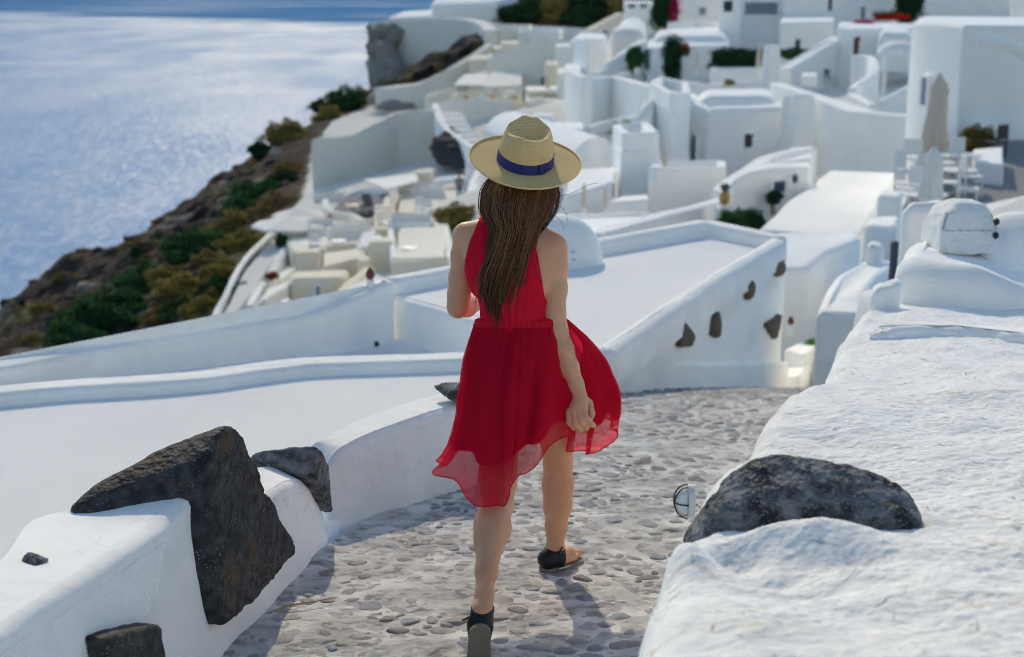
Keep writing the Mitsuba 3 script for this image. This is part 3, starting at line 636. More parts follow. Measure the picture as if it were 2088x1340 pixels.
# right foot, flat, turned outward
gr = lambda px, py, r: (lambda q: (q+[0, 0, r+.016], r))(Lp(px, py))
RF = [gr(1117, 1163, .030), gr(1138, 1158, .029), gr(1158, 1151, .027)]
foot_r = [J(1130, 1128, 5.045, 17), RF[0]], RF, [J(1134, 1122, 5.055, 16), RF[1], RF[2]]
for ch in foot_r: body.chain(ch, .018)
for i, (a, b) in enumerate(((1181, 1141), (1179, 1145.5), (1175, 1149), (1170, 1152), (1164, 1154.5))):
    body.chain([gr(1150+i*1.5, 1147+i*2, .016), gr(a, b, .0125 if i == 0 else .0095)], .006)
# left foot, standing on its toes, sole turned to the viewer
heel, ball = P(979, 1276, 4.055), P(975, 1368, 4.09)
LF = [(heel, .032), (heel*.5+ball*.5+[0, .008, 0], .030), (ball, .030)]
foot_l = [J(983, 1245, 4.075, 18), LF[0]], LF, [J(985, 1240, 4.09, 17), (LF[1][0]+[0, .022, 0], .03), LF[2]]
for ch in foot_l: body.chain(ch, .018)
for i in range(5):
    q = ball+[-.036+.018*i, .0, -.0]; body.chain([(q, .016), (q+[0, .045, -.02], .012 if i == 4 else .010)], .006)
pw = thing('person', 'woman seen from behind in a red dress and straw hat walking down the cobbled path', 'person')
part(pw, 'body', body.mesh(), 'skin', True)
for sx in (-.026, .014): part(pw, 'eye', blob(hc+[sx, .108, -.002], (.012, .008, .008), 2, 0), 'eye_dark', True)
scene['eye_dark'] = prin((.03, .02, .015), .2)
# ---- bodice: gathered red cloth over the back
top = Field((-.26, 4.66, -1.36), (.26, 5.12, -.74), .005); torso(top)
x, y, z = top.coords()
def edge(pts):
    q = np.array([P(*a) for a in pts]); o = np.argsort(q[:, 2]); return lambda zz: np.interp(zz, q[o, 2], q[o, 0])
xl = edge(((996, 430, 4.90), (974, 455, 4.90), (958, 490, 4.91), (949, 525, 4.90), (945, 560, 4.88), (950, 592, 4.86), (964, 625, 4.85), (968, 690, 4.84)))
xr = edge(((1070, 430, 4.9), (1088, 480, 4.88), (1097, 520, 4.86), (1104, 560, 4.85), (1110, 600, 4.84), (1140, 640, 4.84), (1152, 690, 4.84)))
zz = np.broadcast_to(z, top.f.shape); 
fb = np.maximum.reduce([top.f-.011, (xl(zz)-x)*.9, (x-xr(zz))*.9, zz-P(990, 432, 4.9)[2], P(1050, 668, 4.8)[2]-zz])
bm = top.mesh(fb, 2); v = np.array(bm.vertices); nn = np.array(bm.vertex_normals)
wz = P(1050, 655, 4.84)[2]; hgt = np.clip((v[:, 2]-wz)/.32, 0, 1)
u_ = (v[:, 0]-.0)/(.10+.05*hgt)*1.0
lowf = np.clip(hgt*5, .25, 1)
fold = lowf*(meshkit.fbm(np.stack([u_*7+.3*np.sin(v[:, 2]*9), v[:, 2]*2.5, v[:, 1]*4], -1), 3)-.5)*.024+(.0028*np.sin(u_*30+3*meshkit.noise(v*6)))*np.exp(-hgt*3.5)
ed = np.minimum(np.abs(v[:, 0]-xl(v[:, 2])), np.abs(v[:, 0]-xr(v[:, 2]))); v = v+nn*(fold*np.clip((ed-.004)/.02, 0, 1))[:, None]
dress = part(pw, 'dress', tm(v, bm.faces), 'red_cloth', True, 'sleeveless red dress with a gathered waist and a blowing chiffon skirt')
def redcol(p, n, uv):
    return mix((.66, .012, .045), (.76, .020, .062), fbm(p.x*7, p.y*7, p.z*7, 3))
weave = lambda p, n, uv: .0006*noise(p.x*700, p.y*700, p.z*700)+.004*fbm(p.x*16, p.y*16, p.z*9, 3)
scene['red_cloth'] = prin(proc(lambda p, n, uv: redcol(p, n, uv)*mi.Color3f(.84, .7, .6)), .9, weave, specular=.05)
thin = {'type': 'principledthin', 'base_color': proc(redcol), 'roughness': .6, 'diff_trans': 1.0, 'eta': 1.12}
scene['red_thin'] = thin
scene['chiffon'] = {'type': 'mask', 'opacity': .78, 'bsdf': thin}
# ---- skirt: rings from the waist to the hem, going round from the left
NU, NV = 260, 84
def ring(pts):
    q = np.array([P(*a) for a in pts]); s = np.linspace(0, 1, len(q)+1)
    return CubicSpline(s, np.vstack([q, q[:1]]), bc_type='periodic')(np.linspace(0, 1, NU, endpoint=False))
hem = ring(((890, 950, 4.72), (903, 972, 4.55), (945, 1009, 4.41), (990, 1029, 4.33), (1028, 1032, 4.32), (1037, 1004, 4.40), (1062, 966, 4.50), (1110, 930, 4.62), (1158, 888, 4.77), (1160, 908, 4.92),
            (1182, 922, 4.93), (1210, 923, 4.95), (1239, 907, 4.99), (1251, 868, 5.0), (1228, 850, 5.05), (1140, 826, 5.09), (1040, 836, 5.07), (958, 888, 4.96), (910, 934, 4.84)))
mid = ring(((942, 815, 4.84), (948, 815, 4.74), (965, 815, 4.645), (1000, 815, 4.58), (1030, 813, 4.56), (1052, 810, 4.565), (1082, 805, 4.60), (1112, 800, 4.65), (1150, 790, 4.73), (1168, 788, 4.77),
            (1192, 786, 4.82), (1217, 782, 4.9), (1240, 775, 4.96), (1249, 790, 5.02), (1222, 775, 5.07), (1140, 760, 5.08), (1040, 764, 5.07), (966, 785, 5.0), (945, 815, 4.95)))
hip = ring(((951, 720, 4.85), (954, 720, 4.78), (974, 720, 4.725), (1005, 720, 4.69), (1035, 718, 4.68), (1056, 716, 4.68), (1082, 715, 4.69), (1108, 714, 4.715), (1140, 712, 4.76), (1155, 710, 4.79),
            (1172, 708, 4.82), (1192, 704, 4.87), (1206, 700, 4.92), (1208, 702, 4.98), (1182, 708, 5.04), (1120, 712, 5.05), (1040, 714, 5.03), (980, 717, 4.98), (957, 718, 4.92)))
wst = ring(((968, 664, 4.85), (972, 665, 4.80), (990, 666, 4.765), (1015, 667, 4.737), (1040, 667, 4.731), (1060, 667, 4.731), (1083, 667, 4.735), (1105, 666, 4.748), (1126, 664, 4.77), (1138, 662, 4.785),
            (1147, 660, 4.80), (1154, 657, 4.83), (1158, 654, 4.87), (1152, 654, 4.91), (1130, 656, 4.935), (1090, 658, 4.95), (1040, 660, 4.95), (1000, 661, 4.93), (975, 663, 4.895)))
spl = CubicSpline([0, .17, .5, 1], np.stack([wst, hip, mid, hem]))
vv = np.linspace(0, 1, NV)**1.05; sk = spl(vv)                                          # (NV, NU, 3)
cen = sk.mean(1, keepdims=True); ou = sk-cen; ou[..., 2] = 0; ou /= np.linalg.norm(ou, axis=2, keepdims=True)
uu = np.arange(NU)/NU*2*np.pi
irr = meshkit.fbm(np.stack([np.cos(uu)*7, np.sin(uu)*7, uu*0], -1), 3, 21)-.5
gather = (.0028*np.sin(52*uu+9*irr*4)+.018*irr)*(1-vv[:, None])**3+.003*np.sin(31*uu+2)*np.exp(-vv[:, None]*3)
broad = (.021*np.sin(8*uu+1.2+3.9*vv[:, None]+2*np.sin(2*uu))+.011*np.sin(13*uu+.5+3.5*vv[:, None]+1.5*np.sin(3*uu+1))+.005*np.sin(24*uu+5*vv[:, None]+3*np.sin(4*uu)))*np.clip(vv*1.5, 0, 1)[:, None]
wr = (meshkit.fbm(np.stack([np.broadcast_to(np.cos(uu)*2.2, (NV, NU)), np.broadcast_to(np.sin(uu)*2.2, (NV, NU)), np.broadcast_to(vv[:, None]*2.5, (NV, NU))], -1), 4)-.5)*.035*np.clip(vv*3, .15, 1)[:, None]
sk2 = sk+ou*(gather+broad+wr)[..., None]
skm = grid(sk2, closed_v=True, flip=True)
d2 = part(pw, 'skirt', skm, 'chiffon', True)
nl = int(NV*.86)
ln = sk2[:nl]-ou[:nl]*.008; ln[..., 2] += .0
part(pw, 'skirt_lining', grid(ln, closed_v=True, flip=True), 'red_cloth2', True)
scene['red_cloth2'] = {**thin, 'diff_trans': .5}
part(pw, 'skirt_hem', cat([tube(np.vstack([sk2[-1], sk2[-1][:1]]), .0021, 5, False)]), 'red_cloth2', True)
band = np.stack([wst*(1-t)+hip*t for t in np.linspace(-.30, .10, 8)]); c_ = band.mean(1, keepdims=True); bo = band-c_; bo[..., 2] = 0
bo /= np.linalg.norm(bo, axis=2, keepdims=True); prof = np.array([-.012, .003, .005, .003, .003, .005, .003, -.010])[:, None, None]
part(pw, 'waistband', grid(band+bo*(prof+.0018*np.sin(48*uu)[None, :, None]), closed_v=True, flip=True), 'red_cloth', True)
tie = [P(1163, 668, 4.83), P(1180, 690, 4.80), P(1188, 712, 4.795), P(1180, 735, 4.80), P(1168, 745, 4.80)]
tv = np.array(tie); tg = np.stack([tv+[0, -.02, .004], tv+[-.022, -.012, -.006], tv+[-.03, .0, -.01]])
part(pw, 'sash', grid(CubicSpline(np.arange(5), tg, axis=1)(np.linspace(0, 4, 20))), 'red_thin', True)
# ---- hair
rows = np.array([330, 385, 430, 470, 520, 560, 595, 650]); lft = np.array([1020, 986, 984, 1004, 997, 983, 977, 990]); rgt = np.array([1120, 1137, 1126, 1104, 1090, 1086, 1080, 1056])
yb_ = np.array([4.86, 4.825, 4.792, 4.783, 4.765, 4.752, 4.745, 4.735]); cur = np.array([.16, .13, .11, .06, .04, .03, .025, .02])
fl, frr, fy, fc = (PchipInterpolator(rows, a) for a in (lft, rgt, yb_, cur))
ring_h = []
for py in np.linspace(381, 612, 30):
    sh = 12+14*max(0, (400-py)/20)
    l, r = fl(py)+sh, frr(py)-sh
    if py > 545: l, r = l+(py-545)*.30, r-(py-545)*.62
    a = np.linspace(0, 2*np.pi, 40, endpoint=False); sx = np.cos(a)
    th = .016+.03*np.clip((480-py)/140, 0, 1); th = th*(1 if py < 570 else max(.25, (625-py)/55))
    ring_h.append([P((l+r)/2+(r-l)/2*c, py+3*math.sin(9*c+py*.05), fy(py)+.014+fc(py)*c*c+th+(th-.004)*s) for c, s in zip(sx, np.sin(a))])
hairmass = grid(np.array(ring_h), closed_v=True)
scalp = xf(trimesh.creation.icosphere(4), np.diag([.089, .108, .095]), hc+[0, .0, -.01]); sv = np.array(scalp.vertices)
keep = (sv[scalp.faces].mean(1)[:, 1] < hc[1]+.06) | (sv[scalp.faces].mean(1)[:, 2] > hc[2]+.05); scalp = tm(sv, np.array(scalp.faces)[keep])
hm_ = part(pw, 'hair', rough(cat([hairmass, scalp]), .004, 40), 'hair_dark', True, 'long wavy brown hair with golden strands')
scene['hair_dark'] = prin((.058, .020, .009), .5); scene['hair_brown'] = prin((.125, .046, .018), .45); scene['hair_mid'] = prin((.17, .066, .026), .45); scene['hair_gold'] = prin((.30, .155, .065), .42)
g = np.random.default_rng(11)
tones_h = {'hair_dark': [], 'hair_brown': [], 'hair_mid': [], 'hair_gold': []}
def guide(s0, end, lay, wav, ph, n=22):
    """a lock's course: side-to-side place, height on the picture of her back, depth"""
    y0 = 352
    py = np.linspace(y0, end, n); t = (py-y0)/290
    s = s0+wav*np.sin(ph+t*6.4)*np.minimum(t*1.6, 1)**1.3+.35*wav*np.sin(ph*2+t*13)*t
    root = np.clip((395-py)/43, 0, 1); s = .5+(s-.5)*(1-.22*root**1.5); lay = lay+.075*root
    s = s+(.42-s)*.22*np.clip(t-.55, 0, 1)
    return py, t, s, lay+.010*np.sin(ph+t*7)*np.minimum(t, 1)
def strand3(py, s, dep, w):
    yv = np.clip(py, 330, 650); l, r = fl(yv), frr(yv)
    pp_ = [P(a+(b-a)*q, y, float(fy(min(y, 650)))+float(fc(min(y, 650)))*(2*q-1)**2+dd) for a, b, q, y, dd in zip(l, r, s, py, dep)]
    return tube(pp_, w*np.interp(np.linspace(0, 1, len(py)), [0, .6, 1], [1, .9, .25]), 4, False)
for i in range(96):
    s0 = (i+.5)/96+g.normal(0, .012); end = float(np.interp(s0, [0, .12, .3, .45, .6, .78, 1], [585, 632, 645, 622, 592, 604, 560])+g.normal(0, 13))
    lay, wav, ph = g.uniform(-.006, .012), g.uniform(.03, .125), g.uniform(0, 6.3)
    py, t, s, dep = guide(s0, end, lay, wav, ph)
    tone = g.choice(3, p=[.34, .42, .24])
    for k in range(22):
        o, o2 = g.normal(0, .020), g.normal(0, .004); e2 = py+(g.normal(0, 9)*np.clip(t-.5, 0, 1)); q2 = g.uniform(0, 6.3)
        so = s+o*(1.0-.72*np.clip(t, 0, 1)**1.5)+.010*np.sin(q2+t*9)*t
        kk = min(3, max(0, tone+g.choice([-1, 0, 0, 0, 0, 1])+(1 if g.random() < .05 else 0)))
        tones_h[list(tones_h)[kk]].append(strand3(e2, so, dep+o2, g.uniform(.0006, .0011)))
for i in range(130):                                                                      # loose strands
    s0 = g.uniform(.10, .90); py, t, s, dep = guide(s0, g.uniform(540, 645), -.012, g.uniform(.04, .12), g.uniform(0, 6.3))
    tones_h['hair_gold' if i % 3 else 'hair_mid'].append(strand3(py, s, dep, .00055))
for a in (((1138, 398, 4.9), (1165, 394, 4.92), (1195, 380, 4.95), (1218, 374, 4.97)), ((1128, 440, 4.85), (1142, 450, 4.84), (1150, 470, 4.83)), ((1132, 420, 4.86), (1150, 428, 4.86), (1158, 452, 4.85)), ((1100, 470, 4.80), (1090, 520, 4.77), (1106, 575, 4.76)), ((990, 560, 4.75), (975, 590, 4.75), (969, 624, 4.75)), ((986, 555, 4.75), (972, 588, 4.75), (971, 618, 4.75))):
    q = CubicSpline(np.arange(len(a)), np.array([P(*b) for b in a]))(np.linspace(0, len(a)-1, 16)); tones_h['hair_mid'].append(tube(q, .0008, 4, False))
for k, m in tones_h.items():
    part(hm_, 'strands', cat(m), k, True, None, 'stuff')
# ---- hat
Hc = P(1071, 328, 4.93); hn = np.array([math.tan(math.radians(6.5)), -math.tan(math.radians(20)), 1]); hn /= np.linalg.norm(hn)
hx = np.array([1, 0, -hn[0]/hn[2]]); hx /= np.linalg.norm(hx); hy = np.cross(hn, hx); HM = np.stack([hx, hy, hn], 1)
NA = 120; a = np.arange(NA)*2*np.pi/NA
def hatring(r, h, ex=.0, lift=0.0):
    q = np.stack([r*np.cos(a)*(1-ex), r*np.sin(a)*(1+ex), h+lift*(np.cos(a)**2)*1.0-lift*.3*(np.sin(a) < 0)*np.sin(a)**2], -1); return q
br = []
for i, t in enumerate(np.linspace(0, 1, 30)):
    r = .101+(.196-.101)*t; br.append(hatring(r, -.004*t+.0, .02*(1-t), .008*t**1.6)+[0, 0, .0009*(i % 2)])
edge_ = br[-1]+[0, 0, .0015]
und = [q-[0, 0, .003] for q in br[::-1]]
cr = []
for t in np.linspace(0, 1, 22):
    h = .116*t; r = .107-.012*t-.010*t**4; q = hatring(r, h, .07)
    cr.append(q)
tp = []
for t in np.linspace(0, 1, 16):
    rr_ = .085*(1-t); q = hatring(rr_, .116, .07)

    tp.append(q)
top_ = np.array(cr+tp); X_, Y_, H_ = top_[..., 0], top_[..., 1], top_[..., 2]
cap = np.clip((H_-.06)/.056, 0, 1)
rad_ = np.sqrt(X_**2+(Y_/1.1)**2)/.08
dent = -.024*np.exp(-((X_-.25*Y_)/.054)**2-((Y_+.004)/.036)**4)*cap-.006*np.exp(-(rad_/.7)**4)*cap+.006*np.exp(-((rad_-.9)/.16)**2)*cap
dent += cap*(.10*np.clip(Y_, -.05, .1)-.010*np.exp(-((X_-.032)/.018)**2)*np.cos(Y_*24)+.006*np.exp(-((X_+.03)/.02)**2))
pinch = .010*np.exp(-((Y_-.075)/.04)**2)*cap
top_[..., 0] = X_*(1-pinch/.05); top_[..., 2] = H_+dent
def hat(p): return np.asarray(p)@HM.T+Hc
brm = grid(hat(np.array(br+[edge_]+und)), closed_v=True); crm = grid(hat(top_), closed_v=True)
def strawfn(p, n, uv):
    ang, r = uv.x, uv.y
    b = noise(ang*420, r*330, 1); c = mix((.64, .425, .18), (.88, .64, .30), fbm(ang*60, r*60, 0, 3)*.6+.4*b)
    return mix(c, (.30, .21, .10), .34*smoothstep(.55, .9, .5+.5*dr.sin(r*330)))
def hat_uv(q):
    q = q.reshape(-1, 3); return np.stack([(np.arctan2(q[:, 1], q[:, 0])/(2*np.pi))*1.0, np.where(q[:, 2] > .012, q[:, 2]*3+.1, np.hypot(q[:, 0], q[:, 1])*3)], -1)
scene['straw_hat'] = {'type': 'twosided', 'bsdf': {'type': 'principled', 'base_color': proc(strawfn), 'roughness': .7, 'specular': .25}}
ht = part(pw, 'hat', cat([brm, crm]), 'straw_hat', True, 'wide-brimmed pale straw hat', uv=np.vstack([hat_uv(np.array(br+[edge_]+und)), hat_uv(top_)]))
bandm = grid(hat(np.array([hatring(.1075, .002, .07), hatring(.1095, .004, .07), hatring(.1055, .037, .07), hatring(.1035, .038, .07)])), closed_v=True)
part(ht, 'band', bandm, 'navy_ribbon', 60, 'navy blue ribbon hat band')
scene['navy_ribbon'] = prin((.022, .026, .16), .45, sheen=.3); scene['navy_dark'] = prin((.008, .009, .04), .6)
for a0, a1, m in ((-63, -60.5, 'navy_dark'), (-46, -43.5, 'navy_dark'), (-60, -46.5, 'navy_ribbon')):
    qa = np.radians(np.linspace(a0, a1, 8)); rr0 = .1118 if m == 'navy_ribbon' else .1112
    st_ = [np.stack([r*np.cos(qa)*.93, r*np.sin(qa)*1.07, np.full(8, h)], -1) for r, h in ((.107, .002), (rr0, .004), (rr0-.004, .038), (.102, .039))]
    part(ht, 'ribbon_fold', grid(hat(np.array(st_))), m, 40)
part(ht, 'brim_edge', tube(hat(np.vstack([edge_, edge_[:1]])), .0028, 6, False), 'straw_hat', True, uv=np.zeros(((NA+1)*6, 2))+[.2, .55])
# ---- sandals
def sandal(chs, lo, hi, cuts, pts_sole, nrm, label, strap=None):
    F = Field(lo, hi, .0035)
    for ch in chs: F.chain(ch, .018)
    x, y, z = F.coords(); f = F.f-.006
    for n_, p0 in cuts: f = np.maximum(f, (x-p0[0])*n_[0]+(y-p0[1])*n_[1]+(z-p0[2])*n_[2])
    sn = thing('x', 'x', 'x') if False else part(pw, 'sandal', F.mesh(f, 1), 'black_leather', True, label)
    o = np.array(pts_sole); th = .014*np.asarray(nrm)
    s = trimesh.convex.convex_hull(np.vstack([o, o-th]))
    part(sn, 'sole', s, 'sole_rubber', 30)
    if strap is not None:
        for st in strap: part(sn, 'strap', tube(CubicSpline(np.arange(len(st)), np.array(st))(np.linspace(0, len(st)-1, 24)), .0035, 6), 'black_leather', True)
    return sn
scene['black_leather'] = prin((.012, .013, .018), .4); scene['sole_rubber'] = prin((.22, .19, .15), .8); scene['trim_white'] = prin((.6, .58, .52), .6)
def outline(hl, tl, side, wh, wb, n=44):
    """sole outline from heel to toe: half widths at heel and ball"""
    ax = tl-hl; L_ = np.linalg.norm(ax); ax = ax/L_; t = np.linspace(0, 1, n)
    w = np.interp(t, [0, .01, .035, .08, .14, .35, .7, .86, .95, 1], [0, wh*.42, wh*.72, wh*.93, wh, wh*.88, wb, wb*.88, wb*.6, 0])
    return np.vstack([hl+ax*L_*t[:, None]+side*w[:, None], hl+ax*L_*t[:, None]-side*w[:, None]])
rh, rt = RF[0][0]-[0, 0, RF[0][1]], RF[2][0]-[0, 0, RF[2][1]]
axr = (rt-rh)/np.linalg.norm(rt-rh); sider = np.cross(axr, [0, 0, 1])
upn = np.cross(sider, axr)
sr = sandal(foot_r, (-.02, 4.86, -2.26), (.36, 5.34, -1.95), [(axr, P(1139, 1145, 5.06)), (np.array([0, 0, 1.0]), P(1120, 1116, 5.0))],
            outline(rh-axr*.034, rt+axr*.075, sider, .031, .040)+upn*.0, upn, 'black sandal with a closed heel on the forward foot',
            [[P(1140, 1126, 5.0), P(1146, 1118, 5.02), P(1148, 1110, 5.06), P(1142, 1108, 5.10)], [P(1166, 1143, 5.08), P(1158, 1132, 5.11), P(1152, 1128, 5.17)], [P(1139, 1126, 5.0), P(1150, 1134, 5.05), P(1160, 1137, 5.09)]])
part(sr, 'trim', tube([P(1141, 1160, 5.0), P(1152, 1157, 5.03), P(1164, 1153, 5.07)], .0028, 6), 'trim_white', True)
axl = (ball-heel)/np.linalg.norm(ball-heel); sidel = np.array([1.0, 0, 0]); nl_ = np.cross(axl, sidel); nl_ = nl_ if nl_[1] > 0 else -nl_
sl_ = sandal(foot_l, (-.2, 3.88, -2.2), (.06, 4.26, -1.86), [(axl, P(979, 1304, 4.06)), (-axl, P(983, 1249, 4.05))],
            outline(heel-axl*.034-nl_*.031, ball+axl*.075-nl_*.030, sidel, .034, .041), nl_, 'black sandal on the lifted rear foot with its sole turned up',
            [[P(957, 1258, 4.03), P(950, 1262, 4.03), P(944, 1264, 4.04)]])
# ================================================================ HILLSIDE AND VILLAGE GROUND
from scipy.interpolate import LinearNDInterpolator
from scipy.ndimage import gaussian_filter
SIL = [(0, 600, 88), (60, 563, 92), (110, 530, 96), (180, 520, 99), (290, 450, 108), (420, 368, 118), (520, 300, 128), (590, 256, 136), (650, 225, 143), (745, 188, 152), (800, 175, 158)]
GP = [(440, 660, 58), (500, 560, 66), (560, 470, 78), (612, 390, 93), (640, 300, 118), (690, 240, 135), (300, 705, 62), (100, 710, 60), (0, 722, 58), (0, 660, 72), (150, 600, 80), (300, 540, 86), (420, 450, 95), (500, 380, 107),
      (1400, 362, 62), (1550, 480, 34), (1900, 440, 27), (1300, 445, 45), (1250, 250, 70), (1500, 185, 82), (1700, 180, 80), (1300, 165, 100), (1800, 195, 76), (1900, 60, 112), (1600, 112, 107), (1250, 75, 128), (1100, 205, 130),
      (950, 430, 83), (700, 480, 75), (600, 650, 55), (1000, 310, 96), (1000, 160, 158), (1000, 70, 175), (1130, 52, 178), (1240, 40, 172), (1500, 5, 150), (2000, 5, 150), (1500, 160, 90), (800, 560, 60), (880, 500, 66), (1150, 480, 42), (880, 350, 92), (2150, 420, 32), (900, 200, 150), (860, 90, 172)]
pts = [P(*a) for a in GP]
for a in SIL:
    q = P(*a); pts += [q, q+[-7, 3, -8], q+[-40, 12, -80], q+[-90, 25, -150-q[2]-3]]
pts += [np.array(q) for q in ((2.2, 15.5, -6), (-6, 12, -7), (-16, 22, -12), (-24, 40, -14.5), (-60, 40, -60), (-130, 40, -153), (7, 16, -5.2), (20, 18, -5), (60, 40, -3), (70, 120, 6), (90, 200, 10), (30, 230, 6), (6, 200, .8), (-4, 190, -3), (-20, 190, -60), (-60, 215, -153), (20, 215, 3), (-120, 160, -153), (-6, 235, -20))]
up_ = [P(1020, -8, 195), P(1130, -14, 200), P(1270, -16, 196)]; pts += up_
pts = np.array(pts)
gx, gy = np.meshgrid(np.arange(-125, 62, .55), np.arange(14, 236, .55), indexing='ij')
gz = LinearNDInterpolator(pts[:, :2], pts[:, 2])(gx, gy); gz = np.where(np.isnan(gz), -153, gz)
gz = gaussian_filter(gz, 2.2)
xe = np.interp(gy, [14, 30, 58, 66, 78, 93, 118, 135, 150, 166, 168], [-4, -8.6, -12.3, -12.6, -13.2, -14.0, -16.8, -17.2, -14, -6, 60])
wild = smoothstep_np = np.clip((xe-gx)/3, 0, 1)
p3 = np.stack([gx, gy, gx*0], -1)
crag = (meshkit.fbm(p3*.16, 5, 3)-.5)*1.6+(meshkit.fbm(p3*.75+2, 3, 9)-.5)*1.1+np.abs(meshkit.fbm(p3*.4+9, 4, 5)-.5)*2.2-.45
gz = gz+wild*crag*np.clip((xe-gx)/10, .18, 1)-.25
hill = grid(np.stack([gx, gy, gz], -1))
fc_ = hill.vertices[hill.faces].mean(1); isw = fc_[:, 0] < np.interp(fc_[:, 1], [14, 30, 58, 66, 78, 93, 118, 135, 150, 166, 168], [-4, -8.6, -12.3, -12.6, -13.2, -14.0, -16.8, -17.2, -14, -6, 60])
def sub_mesh(m, keep):
    f = np.asarray(m.faces)[keep]; u, inv = np.unique(f, return_inverse=True); return tm(np.asarray(m.vertices)[u], inv.reshape(-1, 3))
def soil(p, n, uv):
    b = fbm(p.x*.45, p.y*.45, p.z*.6, 4)
    c = mix((.008, .006, .007), (.046, .034, .029), smoothstep(.3, .7, b))
    c = mix(c, (.10, .045, .028), .6*smoothstep(.56, .70, fbm(p.x*.21+5, p.y*.21, p.z*.3, 4)))
    c = mix(c, (.15, .14, .135), .7*smoothstep(.60, .72, fbm(p.x*.33, p.y*.33+7, p.z*.5, 4)))
    return mix(c, (.10, .095, .03), .55*smoothstep(.55, .7, fbm(p.x*.7+1, p.y*.7, 4, 3)))
scene['soil'] = prin(proc(soil), .95, lambda p, n, uv: .7*fbm(p.x*.9, p.y*.9, p.z*.9, 4), eps=.03)
struct('hillside', sub_mesh(hill, isw), 'soil', True, 'dark volcanic slope falling to the sea')
struct('village_ground', sub_mesh(hill, ~isw), 'paving', True, 'pale paving between the houses')
scene['paving'] = prin(vary((.60, .59, .56), .1, .5), .9)

# ================================================================ BUILDERS
def pts3(q):
    o = [P(*q[0])]
    for a in q[1:]: o.append(P(*a) if len(a) == 3 else Z(a[0], a[1], o[0][2]))
    return np.array(o)
def obox(c, ax, sx, sy, sz, r=.02):
    return box(c, (sx, sy, sz), math.degrees(math.atan2(ax[1], ax[0])), r)
def opening(parent, rect, A, B, kind):
    x0, y0, x1, y1 = rect
    a, b, c, d = W(x0, y1, A, B), W(x1, y1, A, B), W(x1, y0, A, B), W(x0, y0, A, B)
    ce = (a+b+c+d)/4; w = np.linalg.norm(((b+c)-(a+d))[:2])/2; h = abs(((c+d)-(a+b))[2])/2
    ax = ((b+c)-(a+d)); ax[2] = 0; ax /= np.linalg.norm(ax); nn = np.array([ax[1], -ax[0], 0]); nn = nn if nn@(-ce) > 0 else -nn
    nm, mat = {'window': ('window', 'dark_pane'), 'door': ('door', 'dark_door'), 'shutter': ('shutter', 'blue_shutter'), 'brown': ('door', 'brown_door'), 'glass': ('window', 'sky_pane')}[kind]
    k = part(parent, nm, obox(ce+nn*.03, ax, w, .14, h, .02), mat, 30)
    t = max(.07, w*.1)
    fr = [obox(ce+nn*.05+ax*s*(w/2+t/2), ax, t, .2, h+2*t, .02) for s in (-1, 1)]+[obox(ce+nn*.05+np.array([0, 0, s*(h/2+t/2)]), ax, w, .2, t, .02) for s in (-1, 1)]
    part(k, 'frame', cat(fr), 'far_plaster', 30)
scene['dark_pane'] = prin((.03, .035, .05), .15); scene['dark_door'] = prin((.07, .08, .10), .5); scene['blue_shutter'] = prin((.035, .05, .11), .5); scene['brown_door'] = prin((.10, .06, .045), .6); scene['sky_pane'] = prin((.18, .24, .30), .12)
def house(name, label, ct, mat, drop, q, r=.12, rim=0, op=(), group=None, seed=0, rimmat=None):
    k = thing(name, label, ct, group); p = pts3(q)
    s = max(.6, p[:, 1].mean()/40)
    part(k, 'wall', block(p, drop, r=r, wob=.02+.0012*p[:, 1].mean(), seg=s, seed=seed), mat, 40)
    if rim:
        loop = np.vstack([p, p[:1]])+[0, 0, rim-.02]
        n_ = inward(ccw(p.copy())); pc = ccw(p.copy()); c = pc+np.c_[n_, np.zeros(len(p))]*.16; c = np.vstack([c, c[:1]])+[0, 0, rim]
        for i in range(len(p)): part(k, 'parapet', wall([c[i], c[i+1]], .3, rim+.25, r=.07, wob=.012, seg=s), rimmat or mat, 40)
    for o in op:
        i = o[5] if len(o) > 5 else 0; opening(k, o[:4], p[i], p[i+1], o[4])
    return k, p
def twall(name, label, mat, drop, w, q, r=.1, n=24, ct='wall', group=None):
    p = np.array([P(*a) for a in q]); k = thing(name, label, ct, group)
    part(k, 'wall_body', wall(p, w, drop, r=r, wob=.03, seg=max(.5, p[:, 1].mean()/60), smooth_n=n), mat, 40); return k
def vault(name, label, mat, A, B, peak, back, drop=3, n=20):
    """barrel-vaulted house: gable between the spring points A and B, ridge through peak, running along back"""
    A, B, pk = P(*A), P(*B), P(*peak); m = (A+B)/2; up = pk-m; bk = np.array(back, float)
    t = np.linspace(0, np.pi, n); arc = m+np.cos(t)[:, None]*(A-m)+np.sin(t)[:, None]*up
    sec = np.vstack([A-[0, 0, drop], arc, B-[0, 0, drop]])
    g_ = np.stack([sec, sec+bk*.5, sec+bk]); k = thing(name, label, 'house')
    sd = grid(g_); c0 = sec.mean(0); nn = len(sec); fan = []
    for s, fl in ((sec, 0), (sec+bk, 1)):
        v = np.vstack([s, s.mean(0)]); q = np.arange(nn); f = np.stack([q, (q+1) % nn, np.full(nn, nn)], -1); fan.append(tm(v, f[:, ::-1] if fl else f))
    part(k, 'vault', sd, mat, 50); part(k, 'gable', fan[0], mat, False); part(k, 'gable', fan[1], mat, False)
    return k
scene['canvas'] = prin(vary((.62, .55, .46), .08, 4), .85); scene['white_canvas'] = prin((.78, .77, .74), .8); scene['white_paint'] = prin((.74, .75, .75), .5); scene['wood'] = prin((.30, .21, .13), .7)
